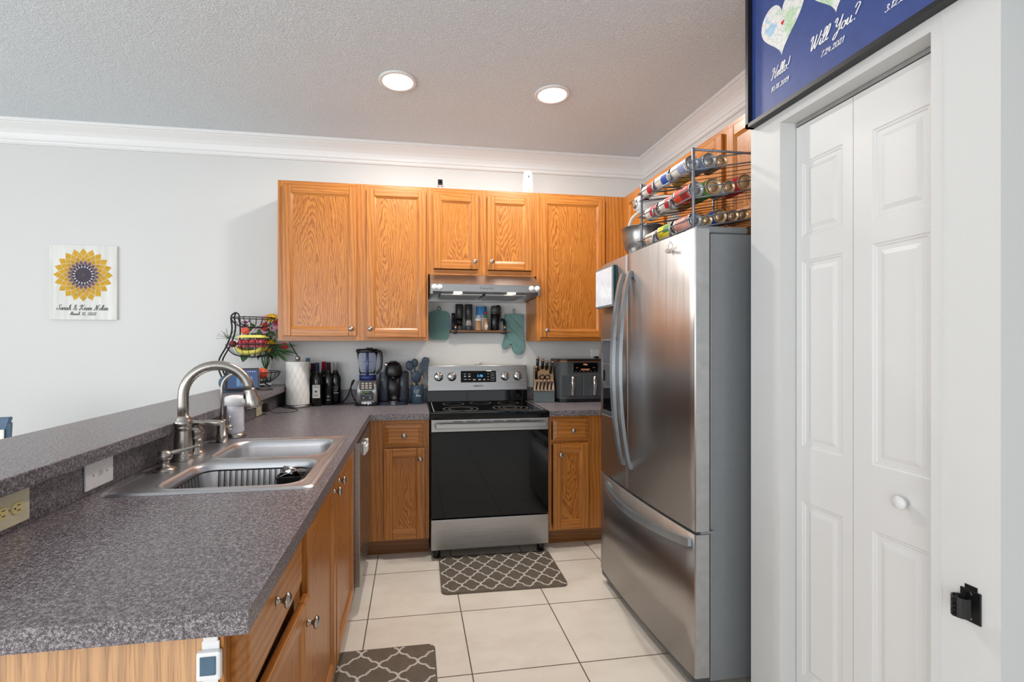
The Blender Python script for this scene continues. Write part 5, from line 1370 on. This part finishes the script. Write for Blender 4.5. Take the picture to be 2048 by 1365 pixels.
# ================================================================ on the refrigerator: can rack, cans, mixer
ZF = 1.7775
RX0, RX1, RY0, RY1 = 1.124, 1.515, 1.765, 2.205
TZ = (1.825, 1.945, 2.060); SL = .18
t = thing('can_rack', 'grey wire three-tier can rack standing on top of the refrigerator', 'can rack')
for x in (RX0, RX1):
    for y in (RY0, RY1):
        top = 2.145; B('rackwire').cyl((x, y, (1.8065 if x == RX0 else ZF)), .0062, top-(1.8065 if x == RX0 else ZF), seg=12, bev=.001).build('post', t)
B('rackwire').tube([(RX0, RY0, 2.138), (RX1, RY0, 2.138)], .005, 8).build('top_bar', t)
B('rackwire').tube([(RX0, RY1, 2.138), (RX1, RY1, 2.138)], .005, 8).build('top_bar', t)
for z0 in TZ:
    mb = B('rackwire'); zz = lambda x: z0-.004+SL*(x-RX0)
    for y in (RY0, RY1):
        mb.tube([(RX0, y, zz(RX0)), (RX1, y, zz(RX1))], .0032, 6); mb.tube([(RX0-.018, y, zz(RX0)+.036), (RX1, y, zz(RX1)+.040)], .0028, 6)
    mb.tube([(RX0-.018, RY0, zz(RX0)+.036), (RX0-.018, RY1, zz(RX0)+.036)], .0032, 6); mb.tube([(RX0-.012, RY0, zz(RX0)+.002), (RX0-.012, RY1, zz(RX0)+.002)], .0032, 6)
    mb.mat('wire')
    for k in range(7):
        y = RY0+.03+k*(RY1-RY0-.06)/6
        mb.tube([(RX0-.012, y, zz(RX0)), (RX0+.02, y, zz(RX0+.02)-.0026), (RX1, y, zz(RX1)-.0026)], .0016, 5)
    for y in (RY0+.145, RY0+.29): mb.mat('rackwire').tube([(RX0-.018, y, zz(RX0)+.036), (RX0-.018, y, zz(RX0))], .006, 6)
    mb.build('tier', t)
def food_can(x, y0, zt_, r, L, c, c2, label, gold=False, grp='food cans in the rack', rot=0):
    zc = zt_+SL*(x-RX0)+r*1.016+.0
    t = thing('food_can', label, 'can', (x, y0, zc), 0, grp)
    my = Matrix.Rotation(-pi/2, 3, 'X')   # +z of the profile runs along +Y
    m_ = col((206, 182, 148), .32, .85) if gold else col((186, 188, 190), .28, .9)
    B(m_).lathe([(0, .004), (r*.55, .004), (r*.58, .0055), (r*.72, .0055), (r*.75, .0035), (r*.88, .0035), (r*.9, .001), (r*.97, 0), (r, .0015), (r, .005), (r*.965, .007), (r*.965, L-.007), (r, L-.005), (r, L-.0015), (r*.97, L), (r*.9, L-.001), (r*.88, L-.0035), (0, L-.0035)], (0, 0, 0), 28, my).build('tin', t)
    B(c).lathe([(r*.975, .008), (r*.975, L-.008)], (0, 0, 0), 28, my).build('label', t)
    if c2:
        mb = B(c2); n_ = 10; a0 = radians(120+rot); a1 = radians(245+rot)   # a printed patch wrapping the side
        pa = [(a0+(a1-a0)*i/n_) for i in range(n_+1)]
        for a, b_ in zip(pa, pa[1:]):
            f = lambda q: (r*.985*cos(q), r*.985*sin(q))
            (xa, za), (xb, zb_) = f(a), f(b_)
            mb.face([(xa, L*.12, za), (xb, L*.12, zb_), (xb, L*.52, zb_), (xa, L*.52, za)], True)
        mb.build('label_print', t)
    if not gold:
        B(col((170, 172, 174), .3, .9)).tube([(r*.22*cos(a*pi/7), -.0005+.0035, -r*.15+r*.32*sin(a*pi/7)) for a in range(14)], .0011, 5, closed=True).build('pull_ring', t)
    return t
W_, RDc, BLc = col((226, 224, 216), .5), col((196, 34, 44), .45), col((44, 84, 170), .45)
y1, y2, y3 = 1.790, 1.925, 2.060
food_can(1.134, y1, TZ[0+2], .0315, .118, W_, col((150, 160, 196), .5), 'white and lavender-blue can at the near end of the top tier front row')
food_can(1.134, y2, TZ[2], .0315, .118, W_, BLc, 'white can with a blue patch, middle of the top tier front row')
food_can(1.134, y3, TZ[2], .0300, .110, W_, RDc, 'white can with a red patch, far end of the top tier front row')
food_can(1.152, y1, TZ[1], .0350, .122, col((228, 72, 44), .45), col((150, 34, 34), .5), 'orange-red can at the near end of the middle tier front row', rot=20)
food_can(1.152, y2, TZ[1], .0330, .115, W_, RDc, 'white and red can, middle of the middle tier front row')
food_can(1.152, y3, TZ[1], .0330, .110, W_, col((204, 40, 44), .5), 'white and red can, far end of the middle tier front row')
food_can(1.147, y1, TZ[0], .0310, .118, col((222, 158, 142), .5), None, 'salmon-pink can at the near end of the bottom tier front row')
food_can(1.147, y2, TZ[0], .0330, .118, col((234, 206, 34), .5), col((74, 150, 60), .5), 'bright yellow can with green print in the bottom tier front row', rot=-40)
food_can(1.147, y3, TZ[0], .0300, .105, col((226, 190, 160), .5), W_, 'beige and white can, far end of the bottom tier front row')
food_can(1.212, y1, TZ[2], .0320, .110, col((120, 140, 180), .5), None, 'can with a ring-pull lid, second across on the top tier', False)
food_can(1.275, y1+.01, TZ[2], .0270, .100, col((150, 130, 120), .5), None, 'dull brown-ended can, third across on the top tier', True)
food_can(1.231, y1, TZ[1], .0375, .118, col((96, 150, 70), .5), None, 'widest gold-ended can, second across on the middle tier', True)
food_can(1.303, y1, TZ[1], .0270, .100, col((190, 190, 190), .5), None, 'small silver-ended can, third across on the middle tier', True)
food_can(1.376, y1, TZ[1], .0360, .115, RDc, None, 'red-labelled gold-ended can, fourth across on the middle tier', True)
food_can(1.204, y1, TZ[0], .0230, .09, col((180, 170, 160), .5), None, 'smallest gold-ended can, second across on the bottom tier', True)
food_can(1.262, y1, TZ[0], .0305, .11, BLc, None, 'blue-labelled brown-ended can, third across on the bottom tier', True)
food_can(1.322, y1, TZ[0], .0250, .10, col((120, 60, 60), .5), None, 'gold-ended can, fourth across on the bottom tier', True)
food_can(1.376, y1+.01, TZ[0], .0235, .10, col((120, 70, 66), .5), None, 'brown-ended can, fifth across on the bottom tier', True)
for x, zt_, c, l_ in ((1.231, TZ[1], (170, 120, 60), 'brown-labelled can behind the widest gold-ended can'), (1.262, TZ[0], (150, 40, 40), 'dark red can behind the blue-labelled can'), (1.212, TZ[2], (190, 160, 70), 'yellow-brown can behind the ring-pull can')):
    food_can(x, y2, zt_, .031, .11, col(c, .5), None, l_, True)
# stand mixer
t = thing('stand_mixer', 'white stand mixer with silver hub and black knob behind the can rack', 'stand mixer', (1.250, 2.420, ZF))
B('whitep').prism(rrect(-.02, .235, -.085, .085, .06, 5), .0, .030, 'xy', .006).build('base', t)
B('whitep').prism([(.150, .028), (.225, .028), (.222, .20), (.200, .28), (.150, .28), (.160, .20)], -.045, .045, 'xz', .012).build('column', t)
mx_ = Matrix.Rotation(pi/2, 3, 'Y')
B('whitep').lathe([(.0, -.055), (.034, -.050), (.044, -.03), (.052, .04), (.055, .12), (.050, .20), (.030, .235), (0, .240)], (0, 0, .335), 28, mx_).build('head', t)
B('chrome').lathe([(0, -.064), (.022, -.062), (.026, -.056), (.027, -.048)], (0, 0, .335), 22, mx_).build('hub', t)
B('black').lathe([(.012, 0), (.014, .004), (.014, .022), (.011, .026), (0, .026)], (-.018, -.038, .348), 18, Matrix.Rotation(pi/2, 3, 'X')).build('knob', t)
B('chrome').cyl((0, 0, .255), .012, .04, seg=14).build('beater_shaft', t)
o = B('steel').lathe([(.040, .032), (.044, .036), (.075, .055), (.098, .095), (.110, .150), (.112, .198), (.115, .200), (.110, .200), (.107, .15), (.095, .097), (.072, .058), (0, .045)], (-.012, -.01, 0), 36).build('bowl', t)
B('whitep').tube(cat_rom([(-.112, -.05, .198), (-.102, -.062, .235), (-.06, -.066, .272), (-.01, -.060, .288)]), .0055, 10, flat=(1.4, .7)).build('pouring_guard', t)
# ================================================================ dining chair beyond the bar
t = thing('dining_chair', 'blue-grey dining chair back with a white cloth, seen beyond the bar at the left edge', 'chair', (-2.243, 2.90, 0), radians(8))
bl_ = col((72, 98, 124), .45)
for sx in (-1, 1):
    for sy, top in ((1, .93), (-1, .44)):
        pts = [(sx*.19, sy*.20-(.02 if sy < 0 else 0), 0), (sx*.19, sy*.19, .44)]
        if sy > 0: pass
        B(bl_).tube(pts, [.016, .021], 10).build('leg', t)
B(bl_).box(-.22, .22, -.21, .21, .44, .475, .012).build('seat', t)
for sx in (-1, 1): B(bl_).tube([(sx*.185, -.19, .475), (sx*.195, -.215, .75), (sx*.212, -.235, .955)], [.016, .015, .018], 10).build('back_post', t)
B(bl_).prism([(-.212, .918), (.212, .918), (.232, .985), (-.232, .985)], -.252, -.228, 'xz', .004).build('top_rail', t)
B(bl_).prism([(-.19, .60), (.19, .60), (.195, .64), (-.195, .64)], -.225, -.205, 'xz', .003).build('cross_rail', t)
cl = B('paper').prism([(-.18, .64), (.202, .64), (.210, .925), (-.18, .925)], -.2605, -.2535, 'xz', .002).build('cloth'); cl.location = (-2.243, 2.90, 0); cl.rotation_euler = (0, 0, radians(8))
tag(cl, 'white printed cloth hanging over the blue-grey chair back', 'cloth')
mb = B(col((70, 70, 76))); text_into(mb, 'my', .03, FRONT(.165, -.2612, .885), shear=.2); mb.build('print', cl)
